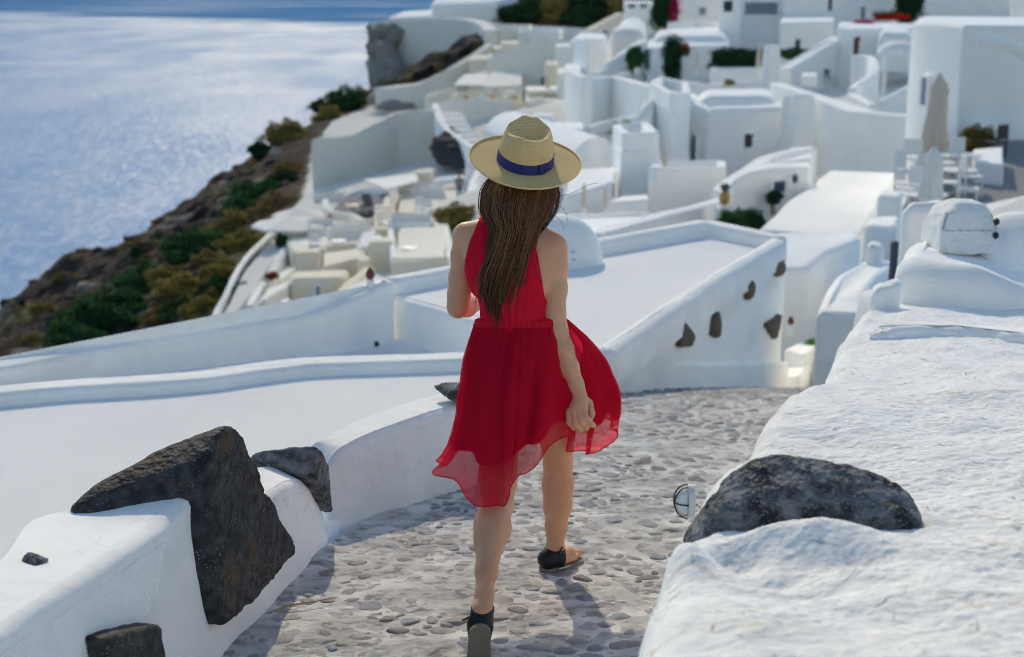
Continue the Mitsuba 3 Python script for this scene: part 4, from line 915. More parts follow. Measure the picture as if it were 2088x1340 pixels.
def parasol_shut(px, py_top, py_bot, Y, label, mat='canvas', fold=.16, group='closed parasols'):
    t, b = P(px, py_top, Y), P(px, py_bot, Y); h = t[2]-b[2]; k = thing('parasol', label, 'parasol', group)
    b = np.array([t[0], t[1], b[2]]); rs = []
    for f, r in ((.18, .55), (.22, 1.0), (.30, 1.12), (.45, .95), (.62, .8), (.76, .72), (.80, .85), (.88, .75), (.95, .35), (1.0, .06)):
        a = np.linspace(0, 2*np.pi, 32, endpoint=False); rr_ = fold*r*h/2.6*(1+.22*np.cos(8*a+f*3)*(f < .85)+.1*np.cos(3*a+f*9)); rs.append(np.stack([b[0]+rr_*np.cos(a), b[1]+rr_*np.sin(a), np.full(32, b[2]+f*h)], -1))
    part(k, 'canopy', grid(np.array(rs), closed_v=True, flip=True), mat, True); part(k, 'pole', tube([b, b*.01+t*.99], .025*h/2.6, 8), 'white_paint', 30)
    part(k, 'base', lathe([(0, 0), (.25, 0), (.25, .06), (0, .08)], 16, b, np.eye(3)*h/2.6), 'white_paint', 30); return k
def parasol_open(px, py, Y, R_, label, h=2.3, group='open white parasols'):
    c = P(px, py, Y); k = thing('parasol', label, 'parasol', group); a = np.arange(8)*np.pi/4+.3
    rim_ = c+np.stack([R_*np.cos(a), R_*np.sin(a), np.full(8, -.45)], -1); v = np.vstack([rim_, c, rim_-[0, 0, .12], c-[0, 0, .03]]); q = np.arange(8)
    f = np.vstack([np.stack([q, (q+1) % 8, np.full(8, 8)], -1), np.stack([q, q+9, (q+1) % 8], -1), np.stack([(q+1) % 8, q+9, (q+1) % 8+9], -1)])
    part(k, 'canopy', tm(v, f), 'white_canvas', False); part(k, 'pole', tube([c-[0, 0, h], c], .03, 8), 'white_paint', 30)
    for x in a[::2]: part(k, 'rib', tube([c-[0, 0, .05], c+[R_*math.cos(x), R_*math.sin(x), -.47]], .012, 5), 'white_paint', 30)
    part(k, 'base', lathe([(0, 0), (.3, 0), (.3, .08), (0, .1)], 16, c-[0, 0, h]), 'white_paint', 30)
def table(px, py, Y, R_, label, h=.74, mat='white_paint', group='cafe tables on the terraces'):
    c = P(px, py, Y); k = thing('table', label, 'table', group)
    part(k, 'tabletop', lathe([(0, -.03), (R_-.01, -.03), (R_, -.015), (R_-.01, 0), (0, 0)], 24, c), mat, 30)
    part(k, 'pedestal', lathe([(.035, -.03), (.03, -h+.1), (.2, -h+.03), (.22, -h), (0, -h)], 14, c), mat, 30)
def chair(px, py, Y, yaw, label, mat='white_paint', group='chairs on the terraces', s=.86):
    c = P(px, py, Y); k = thing('chair', label, 'chair', group); M = rotz(yaw)*s
    def pc(nm, cc, sz): part(k, nm, xf(box(np.array(cc, float), sz, 0, .012), M, c), mat, 30)
    pc('seat', (0, 0, 0), (.44, .44, .05)); pc('backrest', (0, .2, .28), (.42, .04, .38))
    for x in (-.18, .18):
        for y in (-.18, .19): pc('leg', (x, y, -.23), (.04, .04, .44))
    for x in (-.18, .18): pc('back_post', (x, .2, .08), (.035, .035, .2))
def sofa(px, py, Y, yaw, label, L_=1.8):
    c = P(px, py, Y); k = thing('sofa', label, 'sofa', 'white terrace sofas'); M = rotz(yaw)
    for nm, cc, sz in (('seat', (0, 0, 0), (L_, .8, .4)), ('backrest', (0, .36, .35), (L_, .18, .4)), ('armrest', (-L_/2, 0, .15), (.16, .8, .5)), ('armrest', (L_/2, 0, .15), (.16, .8, .5))):
        part(k, nm, xf(box(np.array(cc, float), sz, 0, .04), M, c), 'white_canvas', 40)
# leafy plants
def leaf_mesh(n, rad, size, seed, shell=.55, dome=False, up=.0):
    g_ = np.random.default_rng(seed); d = g_.normal(size=(n, 3)); d /= np.linalg.norm(d, axis=1, keepdims=True)
    if dome: d[:, 2] = np.abs(d[:, 2])
    rr_ = g_.uniform(shell, 1, n)**.6*(1+.95*(meshkit.fbm(d*1.7+seed, 3)-.5)*2)
    c = d*rr_[:, None]*np.asarray(rad)
    nrm = d+g_.normal(size=(n, 3))*.55; nrm /= np.linalg.norm(nrm, axis=1, keepdims=True)
    a = np.cross(nrm, g_.normal(size=(n, 3))); a /= np.linalg.norm(a, axis=1, keepdims=True); b = np.cross(nrm, a)
    s = size*g_.uniform(.6, 1.3, n)[:, None]
    v = np.stack([c+a*s, c+b*s*.55, c-a*s, c-b*s*.55], 1).reshape(-1, 3); q = np.arange(n)*4
    return tm(v, np.vstack([np.stack([q, q+1, q+2], -1), np.stack([q, q+2, q+3], -1)]))
def leafmat(c): return {'type': 'principledthin', 'base_color': vary(c, .35, 1.7), 'roughness': .6, 'diff_trans': .9}
LEAF = {'green_leaf': (.05, .12, .048), 'olive_leaf': (.25, .21, .07), 'dark_leaf': (.03, .075, .035), 'dry_leaf': (.24, .18, .085), 'bright_leaf': (.10, .24, .04), 'rust_flower': (.22, .07, .04), 'pink_flower': (.45, .03, .12), 'red_flower': (.5, .03, .03)}
for k, c in LEAF.items(): scene[k] = leafmat(c)
BUSH = [ply(leaf_mesh(2400, (1, 1, .75), .085, k, .7, True), None, False) for k in range(5)]
CORE = [ply(blob((0, 0, 0), (.8, .8, .58), 3, .3, 1.6, k), None, True) for k in range(5)]
def bush(px, py, Y, r, mat, label, group=None, h=1.0, name='bush', ct='bush'):
    c = P(px, py, Y); k = thing(name, label, ct, group); v = int(abs(px*7+py)) % 5
    tw = T().translate(c.tolist()).rotate([0, 0, 1], (px*37) % 360).scale([r, r, r*h])
    scene[key_for(k+'__leaves')] = {**BUSH[v], 'bsdf': {'type': 'ref', 'id': mat}, 'to_world': tw}
    scene[key_for(k+'__core')] = {**CORE[v], 'bsdf': {'type': 'ref', 'id': mat}, 'to_world': tw}
    return k
def plant(name, label, ct, c, rad, mat, n=1600, size=.09, trunk=None, seed=1, flowers=None, shell=.4):
    k = thing(name, label, ct); part(k, 'crown', xf(leaf_mesh(n, rad, size, seed, shell), np.eye(3), c), mat, False)
    part(k, 'inner_foliage', blob(c, np.asarray(rad)*.72, 3, .3, 1.7, seed), mat, True)
    if trunk: part(k, 'trunk', tube([c-[0, 0, trunk], c-[0.03, 0, trunk*.5], c], [.09, .07, .04], 8), 'wood', 40)
    if flowers: part(k, 'flowers', xf(leaf_mesh(n//4, np.asarray(rad)*flowers[1], size*.9, seed+5, .5), np.eye(3), c+np.asarray(flowers[2])), flowers[0], False)
    return k

# ================================================================ BUSHES ON THE SLOPE
gB = np.random.default_rng(5)
SP = [(585, 278, 128, 2.6, 'olive_leaf', 'big round olive shrub on the skyline of the slope'), (530, 302, 124, 1.4, 'dark_leaf', 'small dark shrub left of the big olive shrub on the skyline'), (700, 205, 146, 2.6, 'green_leaf', 'green shrub high on the skyline near the headland'), (670, 238, 142, 2.0, 'olive_leaf', 'olive shrub just under the green skyline shrub'),
      (655, 215, 146, 1.5, 'dark_leaf', 'dark shrub at the left of the green skyline shrub'), (735, 195, 150, 1.9, 'olive_leaf', 'olive shrub at the top of the slope under the headland'),
      (510, 395, 100, 1.7, 'green_leaf', 'green shrub in the upper middle of the slope'), (545, 385, 99, 1.3, 'green_leaf', 'small green shrub on the upper slope near the cream wall'), (575, 370, 100, 1.5, 'dark_leaf', 'dark green shrub beside the cream wall foot'), (500, 430, 92, 1.9, 'green_leaf', 'rounded green shrub mid slope above the yellow ones'),
      (475, 468, 86, 1.9, 'olive_leaf', 'yellow green dome shrub left of the railing path'), (495, 500, 80, 1.7, 'olive_leaf', 'golden dome shrub right beside the railing path'), (540, 440, 88, 1.3, 'dry_leaf', 'dry golden shrub above the railing path bend'), (565, 420, 90, 1.5, 'dry_leaf', 'brownish shrub between slope and terrace parasol'),
      (390, 515, 84, 2.4, 'green_leaf', 'large green shrub in the middle of the slope'), (420, 500, 84, 1.5, 'green_leaf', 'green shrub joined to the large one mid slope'), (300, 580, 76, 2.2, 'green_leaf', 'green shrub on the lower middle slope'), (280, 600, 74, 1.5, 'dark_leaf', 'dark shrub left of the lower middle green shrub'),
      (455, 560, 72, 1.7, 'olive_leaf', 'golden arch-shaped shrub just left of the white railing'), (445, 590, 68, 1.3, 'dark_leaf', 'dark shrub beside the lower railing'), (385, 600, 70, 1.8, 'olive_leaf', 'olive shrub low on the slope'), (345, 575, 75, 1.5, 'olive_leaf', 'small golden shrub right of the green lower shrub'), (425, 535, 77, 1.3, 'dry_leaf', 'dry shrub under the large green shrub'),
      (230, 640, 68, 2.2, 'green_leaf', 'broad green shrub above the white parapet'), (190, 665, 65, 1.9, 'green_leaf', 'green shrub low near the parapet'), (150, 690, 62, 1.5, 'green_leaf', 'low green shrub just over the parapet top'), (260, 620, 71, 1.4, 'green_leaf', 'green shrub trailing up the slope'), (370, 640, 64, 1.3, 'green_leaf', 'small green shrub near the parapet middle'),
      (410, 640, 62, 1.3, 'olive_leaf', 'olive shrub near the foot of the railing'), (330, 650, 64, 1.1, 'dry_leaf', 'dry tuft above the parapet'), (430, 620, 64, 1.2, 'olive_leaf', 'yellowish shrub left of the railing foot'), (350, 615, 69, 1.2, 'dry_leaf', 'brown shrub on the lower slope'),
      (495, 605, 60, 1.1, 'dark_leaf', 'dark shrub inside the railing near the parapet'), (520, 635, 57, 1.0, 'bright_leaf', 'bright green shrub beside the cream terrace foot'), (545, 630, 57, .8, 'bright_leaf', 'small bright shrub next to the bright green one'), (590, 345, 104, 1.4, 'dry_leaf', 'dry shrub at the foot of the cream curved wall')]
def ground_hit(px, py):
    d = ray(px, py); ts = np.arange(40, 215, .5); q = d[None]*(ts/d[1])[:, None]
    ix = np.clip(((q[:, 0]+125)/.55).astype(int), 0, gx.shape[0]-1); iy = np.clip(((q[:, 1]-14)/.55).astype(int), 0, gx.shape[1]-1)
    under = q[:, 2] < gz[ix, iy]; i = int(np.argmax(under)) if under.any() else -1
    return float(ts[i]) if i > 0 else None
for px, py, Y, r, m, l in SP:
    y0 = ground_hit(px, py+6) or Y
    bush(px, py+7, y0, r*.76*y0/Y, m, l, 'shrubs on the volcanic slope')
for i in range(70):
    px, py = gB.uniform(40, 640), gB.uniform(250, 700); y0 = ground_hit(px, py)
    if y0 and y0 > 56:
        q = P(px, py, y0)
        if q[0] < np.interp(y0, [58, 66, 78, 93, 118, 135], [-13.3, -13.6, -14.2, -15, -18, -18]):
            bush(px, py+1, y0, gB.uniform(.35, .8), ['olive_leaf', 'dry_leaf', 'dark_leaf', 'dry_leaf'][i % 4], 'small dry shrub scattered on the volcanic slope', 'small scattered shrubs', h=.8)
for i, (px, py, r, m, l) in enumerate(((1060, 25, 2.6, 'dark_leaf', 'dark shrub at the left of the hilltop'), (1105, 25, 3.0, 'dry_leaf', 'big golden shrub on the upper hillside'), (1140, 42, 3, 'dry_leaf', 'golden shrub below the hilltop, behind the terraces'), (1195, 30, 3.2, 'green_leaf', 'dark green tree-like shrub on the upper hillside'), (1232, 20, 2.6, 'dry_leaf', 'golden shrub at the right of the hilltop'), (1165, 12, 2.2, 'dark_leaf', 'dark shrub high between golden ones'), (1255, 8, 2.4, 'olive_leaf', 'olive shrub by the small lavender house'), (1085, 8, 2.2, 'dark_leaf', 'dark shrub near the top edge'), (1120, 5, 2, 'olive_leaf', 'olive shrub at the top edge of the hillside'), (1210, 2, 2.2, 'dark_leaf', 'dark shrub topmost on the hillside'))):
    bush(px, py+18, 172-i*.3, r, m, l, 'shrubs on the upper hillside')

# loose rocks on the slope
gR = np.random.default_rng(17); RK = [tm(*(lambda m: (m.vertices, m.faces))(rough(blob((0, 0, 0), (1, .8, .6), 2, .6, 1.3, k), .12, 3.0, k))) for k in range(6)]; heaps = {'grey_rock': [], 'soil_dark': []}
for i in range(420):
    px, py = gR.uniform(0, 660), gR.uniform(235, 715); y0 = ground_hit(px, py)
    if y0 and y0 > 56:
        q = P(px, py, y0)
        if q[0] < np.interp(y0, [58, 66, 78, 93, 118, 135], [-13.6, -14, -14.6, -15.4, -18.5, -18.5]):
            s_ = gR.uniform(.25, .75)*(1.4 if i % 9 == 0 else 1)*y0/110; heaps['grey_rock' if i % 7 == 0 else 'soil_dark'].append(xf(RK[i % 6], rotz(gR.uniform(0, 360))*s_, q))
for k, m in heaps.items():
    kk = key_for('hillside__loose_rocks'); put(kk, cat(m), k, 40); tag(kk, None, None, None, 'stuff')

# ================================================================ RIGHT: NEAR HOUSES AND TERRACE
W_, F_, C_, G_ = 'white_plaster', 'far_plaster', 'cream_plaster', 'grey_plaster'
house('white_house', 'grey-shaded white house with a curving parapet beyond the stone-studded wall', 'house', W_, 5, [(1570, 546, 15.4), (1650, 543, 15.8), (1690, 512, 16.6), (1755, 484, 17.6), (1742, 470, 18.8), (1575, 474, 17.5)], r=.08)
house('planter_box', 'low white masonry box at the right end of the studded wall', 'planter', W_, 1.5, [(1600, 712, 14.2), (1640, 724, 13.9), (1670, 706, 14.3), (1632, 694, 14.8)], r=.05)
house('planter_box', 'lower white step box beneath the masonry box beyond the studded wall', 'planter', W_, 1.2, [(1600, 768, 13.6), (1632, 768, 13.5), (1652, 742, 14), (1612, 738, 14.3)], r=.05)
pot(1612, 664, 15.2, .55, 'orange clay pot on a small white pillar beyond the studded wall')
bush(1690, 722, 14.5, .28, 'bright_leaf', 'small green plant growing in the gap by the crusted wall')
twall('stair_wall', 'stepped white stair wall climbing beside the crusted wall', W_, 3, .42, [(1712, 640, 12.6), (1722, 600, 13.4), (1745, 565, 14.6), (1775, 545, 15.6), (1800, 528, 16.5)], r=.09)
house('pillar', 'short white round pillar at the top of the stair wall', 'pillar', W_, 2, [(1764, 500, 16), (1800, 503, 16), (1803, 492, 16.4), (1768, 490, 16.4)], r=.08)
house('white_block', 'white cube block below the cafe terrace by the pillar', 'wall', W_, 3, [(1786, 395, 22), (1838, 400, 21.6), (1845, 388, 22.6), (1795, 385, 23)], r=.08)
house('white_block', 'low white block in shade under the cafe terrace', 'wall', W_, 3, [(1760, 455, 19), (1830, 460, 18.5), (1836, 440, 20), (1772, 440, 20.5)], r=.08)
whole('gap_shade_slab', box(P(1822, 535, 12.2), (.05, .05, .38), 20, .01), 'dark_door', 'dark slab standing in for the shadow in the gap beside the rounded masonry block', 'post')  # dark slab added where the gap is only in shadow
house('flat_roof', 'large flat white roof ending at the curving stair, right of the arched house', 'roof', F_, 3.5, [(1545, 466, 34), (1752, 482, 32.8), (1830, 352), (1690, 347), (1650, 384), (1620, 398)], r=.1, rim=0)
# cafe terrace
house('terrace', 'grey paved cafe terrace at the right edge', 'terrace', 'terrace_grey', 3, [(1840, 420, 26), (2160, 440, 25), (2160, 285, 34), (1880, 288, 34)], r=.05)
scene['terrace_grey'] = prin(vary((.22, .225, .24), .1, 1.2), .8)
house('bar_counter', 'white masonry counter box on the cafe terrace', 'counter', F_, 1.1, [(1988, 330, 28.5), (2046, 334, 28), (2046, 300, 30.5), (1985, 305, 30.8)], r=.05)
parasol_shut(1917, 148, 345, 30.5, 'tall closed beige parasol on the cafe terrace in front of the tower house', fold=.27)
parasol_shut(1906, 298, 445, 25.2, 'shorter closed pale parasol nearer, on the cafe terrace', 'white_canvas', .36)
for i, (px, py, Y) in enumerate(((1870, 372, 26.5), (1905, 330, 28.5), (1950, 345, 27.5), (1885, 395, 25.5), (1960, 315, 29.5))):
    table(px, py, Y, .42, ['round white table at the left of the cafe terrace', 'round white table beside the tall closed parasol', 'round white table right of the parasols', 'round white table nearest on the cafe terrace', 'round white table by the masonry counter'][i])
for i, (px, py, Y, a) in enumerate(((1850, 350, 27.5, 40), (1862, 322, 28.5, 160), (1940, 318, 29.2, 200), (1982, 360, 27, 90), (1975, 385, 26, 70), (1935, 372, 26.5, 250), (1895, 358, 27.5, 10), (1855, 385, 26, 300))):
    chair(px, py, Y, a, ['white chair at the left edge of the cafe terrace', 'white chair behind the left table', 'white chair between the parasols and the counter', 'white chair with wooden seat by the counter', 'white chair nearest the dark floor', 'white chair in front of the pale parasol', 'white chair behind the nearest table', 'white chair beside the nearest table'][i])
chair(2030, 290, 31.5, 215, 'dark metal chair behind the counter against the tower wall', 'black_metal')
bush(1990, 290, 32.5, .42, 'olive_leaf', 'yellow flowering shrub in a pot behind the counter')
house('low_box', 'beige box seat behind the counter against the tower wall', 'box', G_, .9, [(2000, 262, 33.2), (2035, 262, 33.2), (2035, 256, 33.8), (2000, 256, 33.8)], r=.04)
parasol_open(2110, 395, 23.5, 1.5, 'pale open parasol cut by the right edge')
k, p = house('tower_house', 'tall plain white house block at the right edge above the cafe terrace', 'house', F_, 8, [(1861, 43, 36.5), (1968, 50, 33.2), (2170, 52, 35.5), (2170, 36, 44), (1880, 33, 44)], r=.12, op=((1888, 158, 1900, 215, 'glass'),))
# shallow arch band on its shaded face
A_, B_ = p[1], p[2]; ax = (B_-A_); ax[2] = 0; ax /= np.linalg.norm(ax); nn = np.array([ax[1], -ax[0], 0])
arcp = [W(a, b, A_, B_)+nn*.0 for a, b in ((1985, 84), (2030, 88), (2065, 98), (2100, 118), (2140, 150))]
part(k, 'arch_band', tube(np.array(arcp), .14, 8), F_, 40)

# ================================================================ WHITE VILLAGE, MIDDLE RIGHT
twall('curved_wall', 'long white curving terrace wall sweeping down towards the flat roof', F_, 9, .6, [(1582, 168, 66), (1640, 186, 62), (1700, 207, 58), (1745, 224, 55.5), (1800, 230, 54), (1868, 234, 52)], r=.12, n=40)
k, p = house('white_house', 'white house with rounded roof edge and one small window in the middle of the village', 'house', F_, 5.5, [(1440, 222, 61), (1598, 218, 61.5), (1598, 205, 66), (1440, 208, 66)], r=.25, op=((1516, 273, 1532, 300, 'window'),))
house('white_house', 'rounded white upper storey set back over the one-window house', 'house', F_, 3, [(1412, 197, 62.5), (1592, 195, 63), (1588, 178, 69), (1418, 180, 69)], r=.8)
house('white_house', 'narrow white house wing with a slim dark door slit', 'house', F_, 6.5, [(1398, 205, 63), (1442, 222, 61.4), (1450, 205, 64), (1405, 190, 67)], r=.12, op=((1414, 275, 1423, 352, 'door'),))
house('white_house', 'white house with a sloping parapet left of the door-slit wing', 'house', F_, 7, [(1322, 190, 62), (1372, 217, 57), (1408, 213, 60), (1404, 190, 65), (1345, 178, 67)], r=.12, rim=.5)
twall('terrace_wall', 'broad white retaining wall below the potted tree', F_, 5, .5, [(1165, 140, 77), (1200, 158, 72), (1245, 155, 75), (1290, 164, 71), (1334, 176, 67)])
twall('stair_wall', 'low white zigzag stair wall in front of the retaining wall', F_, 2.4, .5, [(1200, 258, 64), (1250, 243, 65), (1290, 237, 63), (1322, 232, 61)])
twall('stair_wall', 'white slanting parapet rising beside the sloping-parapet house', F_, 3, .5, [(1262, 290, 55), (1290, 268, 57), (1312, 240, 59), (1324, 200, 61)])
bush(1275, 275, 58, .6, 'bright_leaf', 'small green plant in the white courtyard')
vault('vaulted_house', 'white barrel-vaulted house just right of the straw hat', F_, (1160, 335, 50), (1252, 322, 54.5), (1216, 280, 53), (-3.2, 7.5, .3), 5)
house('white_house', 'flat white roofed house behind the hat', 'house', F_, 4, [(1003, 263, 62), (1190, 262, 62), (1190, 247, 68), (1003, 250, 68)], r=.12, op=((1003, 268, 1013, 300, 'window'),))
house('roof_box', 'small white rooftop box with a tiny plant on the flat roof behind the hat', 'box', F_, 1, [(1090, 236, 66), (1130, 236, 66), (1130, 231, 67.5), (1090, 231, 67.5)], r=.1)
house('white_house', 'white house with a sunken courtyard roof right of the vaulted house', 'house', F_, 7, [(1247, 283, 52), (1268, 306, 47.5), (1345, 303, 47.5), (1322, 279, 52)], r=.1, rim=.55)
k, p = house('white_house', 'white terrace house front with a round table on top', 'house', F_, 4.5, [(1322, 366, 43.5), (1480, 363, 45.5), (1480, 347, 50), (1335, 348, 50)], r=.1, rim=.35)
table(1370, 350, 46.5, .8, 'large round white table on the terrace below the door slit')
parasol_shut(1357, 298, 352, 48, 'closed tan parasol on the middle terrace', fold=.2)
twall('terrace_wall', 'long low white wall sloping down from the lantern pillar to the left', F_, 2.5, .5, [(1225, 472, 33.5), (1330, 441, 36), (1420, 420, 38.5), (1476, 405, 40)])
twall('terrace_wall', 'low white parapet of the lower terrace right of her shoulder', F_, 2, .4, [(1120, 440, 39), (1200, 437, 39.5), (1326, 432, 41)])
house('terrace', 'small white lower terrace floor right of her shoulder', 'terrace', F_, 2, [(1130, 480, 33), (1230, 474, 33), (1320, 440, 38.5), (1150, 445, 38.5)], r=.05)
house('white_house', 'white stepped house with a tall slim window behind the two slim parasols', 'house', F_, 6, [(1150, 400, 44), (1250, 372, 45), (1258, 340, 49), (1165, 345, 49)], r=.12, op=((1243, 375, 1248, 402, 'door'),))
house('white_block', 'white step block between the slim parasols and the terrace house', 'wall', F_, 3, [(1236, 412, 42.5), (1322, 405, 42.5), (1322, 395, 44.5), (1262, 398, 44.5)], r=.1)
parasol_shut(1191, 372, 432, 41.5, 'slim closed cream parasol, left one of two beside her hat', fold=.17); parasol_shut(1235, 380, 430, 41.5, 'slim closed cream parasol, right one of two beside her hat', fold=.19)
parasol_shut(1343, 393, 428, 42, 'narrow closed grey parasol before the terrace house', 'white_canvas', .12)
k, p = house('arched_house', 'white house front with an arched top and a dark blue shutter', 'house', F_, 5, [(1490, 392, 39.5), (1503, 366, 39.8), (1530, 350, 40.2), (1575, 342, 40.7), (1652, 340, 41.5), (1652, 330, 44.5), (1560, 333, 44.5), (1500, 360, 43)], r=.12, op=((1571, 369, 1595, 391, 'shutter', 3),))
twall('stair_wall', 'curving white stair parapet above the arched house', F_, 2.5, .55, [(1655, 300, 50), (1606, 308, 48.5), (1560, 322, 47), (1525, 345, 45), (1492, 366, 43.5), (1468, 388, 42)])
house('stair_landing', 'broad white curving stair landing above the arched house', 'stairs', F_, 2.5, [(1560, 335, 46.5), (1655, 322, 47.5), (1662, 296, 52), (1610, 300, 52)], r=.15)
for i, (px, a, b) in enumerate(((1617, 192, 305), (1640, 190, 300))):
    q = P(px, a, 60-i*1.5); k = thing('buttress', ['rounded white buttress at the right corner of the one-window house', 'second rounded white buttress by the curving wall'][i], 'buttress'); part(k, 'shaft', lathe([(0, 0), (.32, -.03), (.42, -.2), (.55, -4), (.6, -5)], 18, q), F_, 40)
# lantern pillar and plants before the arched house
q = P(1477, 420, 38); k = thing('lantern_pillar', 'white pillar with a brass lantern on top before the arched house', 'pillar'); part(k, 'shaft', box(q-[0, 0, .9], (.4, .4, 1.8), 10, .05), F_, 30); part(k, 'lantern', lathe([(0, 0), (.12, 0), (.15, .12), (.14, .34), (.02, .42), (0, .42)], 10, q+[0, 0, .04]), 'brass', 30); part(k, 'finial', blob(q+[0, 0, .52], (.14, .14, .1), 2, .2), 'dark_door', True)
scene['brass'] = prin((.42, .31, .14), .4, metallic=.5)
k = plant('potted_plant', 'red flowering plant in the bed before the arched house', 'plant', P(1514, 447, 37.5), (.25, .25, .2), 'rust_flower', 400, .05, None, 3)
bush(1500, 458, 36.6, .5, 'green_leaf', 'green plants at the left of the bed before the arched house'); bush(1535, 460, 36.6, .45, 'dark_leaf', 'dark green plants at the right of the bed before the arched house')
k = plant('potted_plant', 'dark leafy plant beneath the blue shutter', 'plant', P(1578, 402, 40.2), (.28, .2, .2), 'dark_leaf', 400, .06, .5, 4)
q = P(1618, 372, 41); k = thing('wall_lamp', 'small lantern on a bracket right of the blue shutter', 'lamp'); part(k, 'lantern', lathe([(0, 0), (.07, .02), (.09, .2), (.02, .28), (0, .28)], 8, q+[0, -.2, 0]), 'dark_door', 30); part(k, 'bracket', tube([q-[0, .2, .8], q-[0, .2, 0]], .02, 6), 'white_paint', 30)
# plates on walls
# ================================================================ WHITE VILLAGE, UPPER ROW
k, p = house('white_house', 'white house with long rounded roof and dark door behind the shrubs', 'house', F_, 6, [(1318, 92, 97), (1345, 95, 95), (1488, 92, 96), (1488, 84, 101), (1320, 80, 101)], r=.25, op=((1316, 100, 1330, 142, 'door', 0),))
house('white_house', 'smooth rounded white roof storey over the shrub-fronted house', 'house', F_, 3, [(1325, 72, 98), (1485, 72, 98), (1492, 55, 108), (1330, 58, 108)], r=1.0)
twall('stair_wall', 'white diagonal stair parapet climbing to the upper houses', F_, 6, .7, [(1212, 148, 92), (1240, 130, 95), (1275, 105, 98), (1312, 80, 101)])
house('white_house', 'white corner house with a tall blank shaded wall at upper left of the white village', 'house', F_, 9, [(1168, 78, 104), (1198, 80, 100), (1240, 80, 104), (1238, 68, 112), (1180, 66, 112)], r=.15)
house('white_house', 'white vaulted annex above the blank-walled corner house', 'house', F_, 4.5, [(1237, 62, 112), (1318, 58, 114), (1320, 34, 126), (1262, 36, 126)], r=1.1, op=((1226, 62, 1237, 80, 'door'),))  # the door panel is a dark sheet put in for a shaded gap
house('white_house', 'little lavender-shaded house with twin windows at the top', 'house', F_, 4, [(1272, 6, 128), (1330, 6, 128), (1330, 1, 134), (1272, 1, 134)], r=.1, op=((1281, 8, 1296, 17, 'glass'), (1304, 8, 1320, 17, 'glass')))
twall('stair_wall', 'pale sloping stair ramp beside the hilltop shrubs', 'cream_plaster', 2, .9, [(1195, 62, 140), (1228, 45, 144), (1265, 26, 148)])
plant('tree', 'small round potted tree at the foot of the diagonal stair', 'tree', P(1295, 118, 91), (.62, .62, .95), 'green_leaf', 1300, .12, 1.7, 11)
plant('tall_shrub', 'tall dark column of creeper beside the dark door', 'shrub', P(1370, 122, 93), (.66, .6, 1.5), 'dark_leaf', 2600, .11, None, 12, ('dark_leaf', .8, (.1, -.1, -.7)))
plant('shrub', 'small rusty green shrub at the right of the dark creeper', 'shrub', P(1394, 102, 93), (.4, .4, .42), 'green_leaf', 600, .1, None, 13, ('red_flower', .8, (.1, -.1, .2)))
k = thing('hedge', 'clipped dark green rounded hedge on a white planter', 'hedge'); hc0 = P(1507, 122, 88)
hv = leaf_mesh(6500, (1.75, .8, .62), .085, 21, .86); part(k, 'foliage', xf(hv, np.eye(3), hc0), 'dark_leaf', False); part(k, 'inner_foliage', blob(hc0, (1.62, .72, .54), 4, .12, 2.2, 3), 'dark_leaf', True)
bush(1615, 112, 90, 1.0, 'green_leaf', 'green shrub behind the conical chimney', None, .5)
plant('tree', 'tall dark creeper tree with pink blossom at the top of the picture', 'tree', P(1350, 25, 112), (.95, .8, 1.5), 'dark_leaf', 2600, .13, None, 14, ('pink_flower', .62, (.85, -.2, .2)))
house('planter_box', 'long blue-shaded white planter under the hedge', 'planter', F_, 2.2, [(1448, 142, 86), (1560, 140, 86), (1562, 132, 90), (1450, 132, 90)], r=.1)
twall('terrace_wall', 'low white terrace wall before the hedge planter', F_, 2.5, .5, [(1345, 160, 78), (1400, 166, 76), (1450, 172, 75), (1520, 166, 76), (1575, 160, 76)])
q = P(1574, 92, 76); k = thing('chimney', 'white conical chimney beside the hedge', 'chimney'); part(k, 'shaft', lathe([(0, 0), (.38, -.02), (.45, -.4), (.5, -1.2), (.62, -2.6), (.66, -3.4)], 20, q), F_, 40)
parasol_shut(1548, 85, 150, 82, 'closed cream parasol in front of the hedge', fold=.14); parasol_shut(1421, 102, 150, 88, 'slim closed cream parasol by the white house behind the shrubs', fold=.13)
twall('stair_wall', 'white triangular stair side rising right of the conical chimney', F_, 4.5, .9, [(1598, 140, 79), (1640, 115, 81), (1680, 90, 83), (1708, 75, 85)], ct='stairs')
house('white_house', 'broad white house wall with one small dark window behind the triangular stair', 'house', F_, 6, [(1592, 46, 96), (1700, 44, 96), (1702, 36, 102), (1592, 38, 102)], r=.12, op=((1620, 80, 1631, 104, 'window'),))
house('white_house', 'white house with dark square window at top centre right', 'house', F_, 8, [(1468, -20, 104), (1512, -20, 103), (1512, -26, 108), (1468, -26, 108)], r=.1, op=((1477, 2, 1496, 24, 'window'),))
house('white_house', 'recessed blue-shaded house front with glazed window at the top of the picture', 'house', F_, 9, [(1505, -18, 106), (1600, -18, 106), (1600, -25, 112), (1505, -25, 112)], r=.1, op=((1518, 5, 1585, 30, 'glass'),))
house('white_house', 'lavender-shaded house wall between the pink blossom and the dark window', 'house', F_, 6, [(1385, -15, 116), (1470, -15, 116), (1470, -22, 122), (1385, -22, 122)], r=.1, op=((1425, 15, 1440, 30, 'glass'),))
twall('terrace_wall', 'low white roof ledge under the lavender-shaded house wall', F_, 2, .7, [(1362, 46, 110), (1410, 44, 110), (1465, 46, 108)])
house('white_house', 'white house with slit window behind the red flowers', 'house', F_, 9, [(1598, -12, 104), (1822, -12, 104), (1822, -20, 112), (1598, -20, 112)], r=.12, op=((1755, 14, 1762, 38, 'window'), (1688, -5, 1696, 22, 'window')))
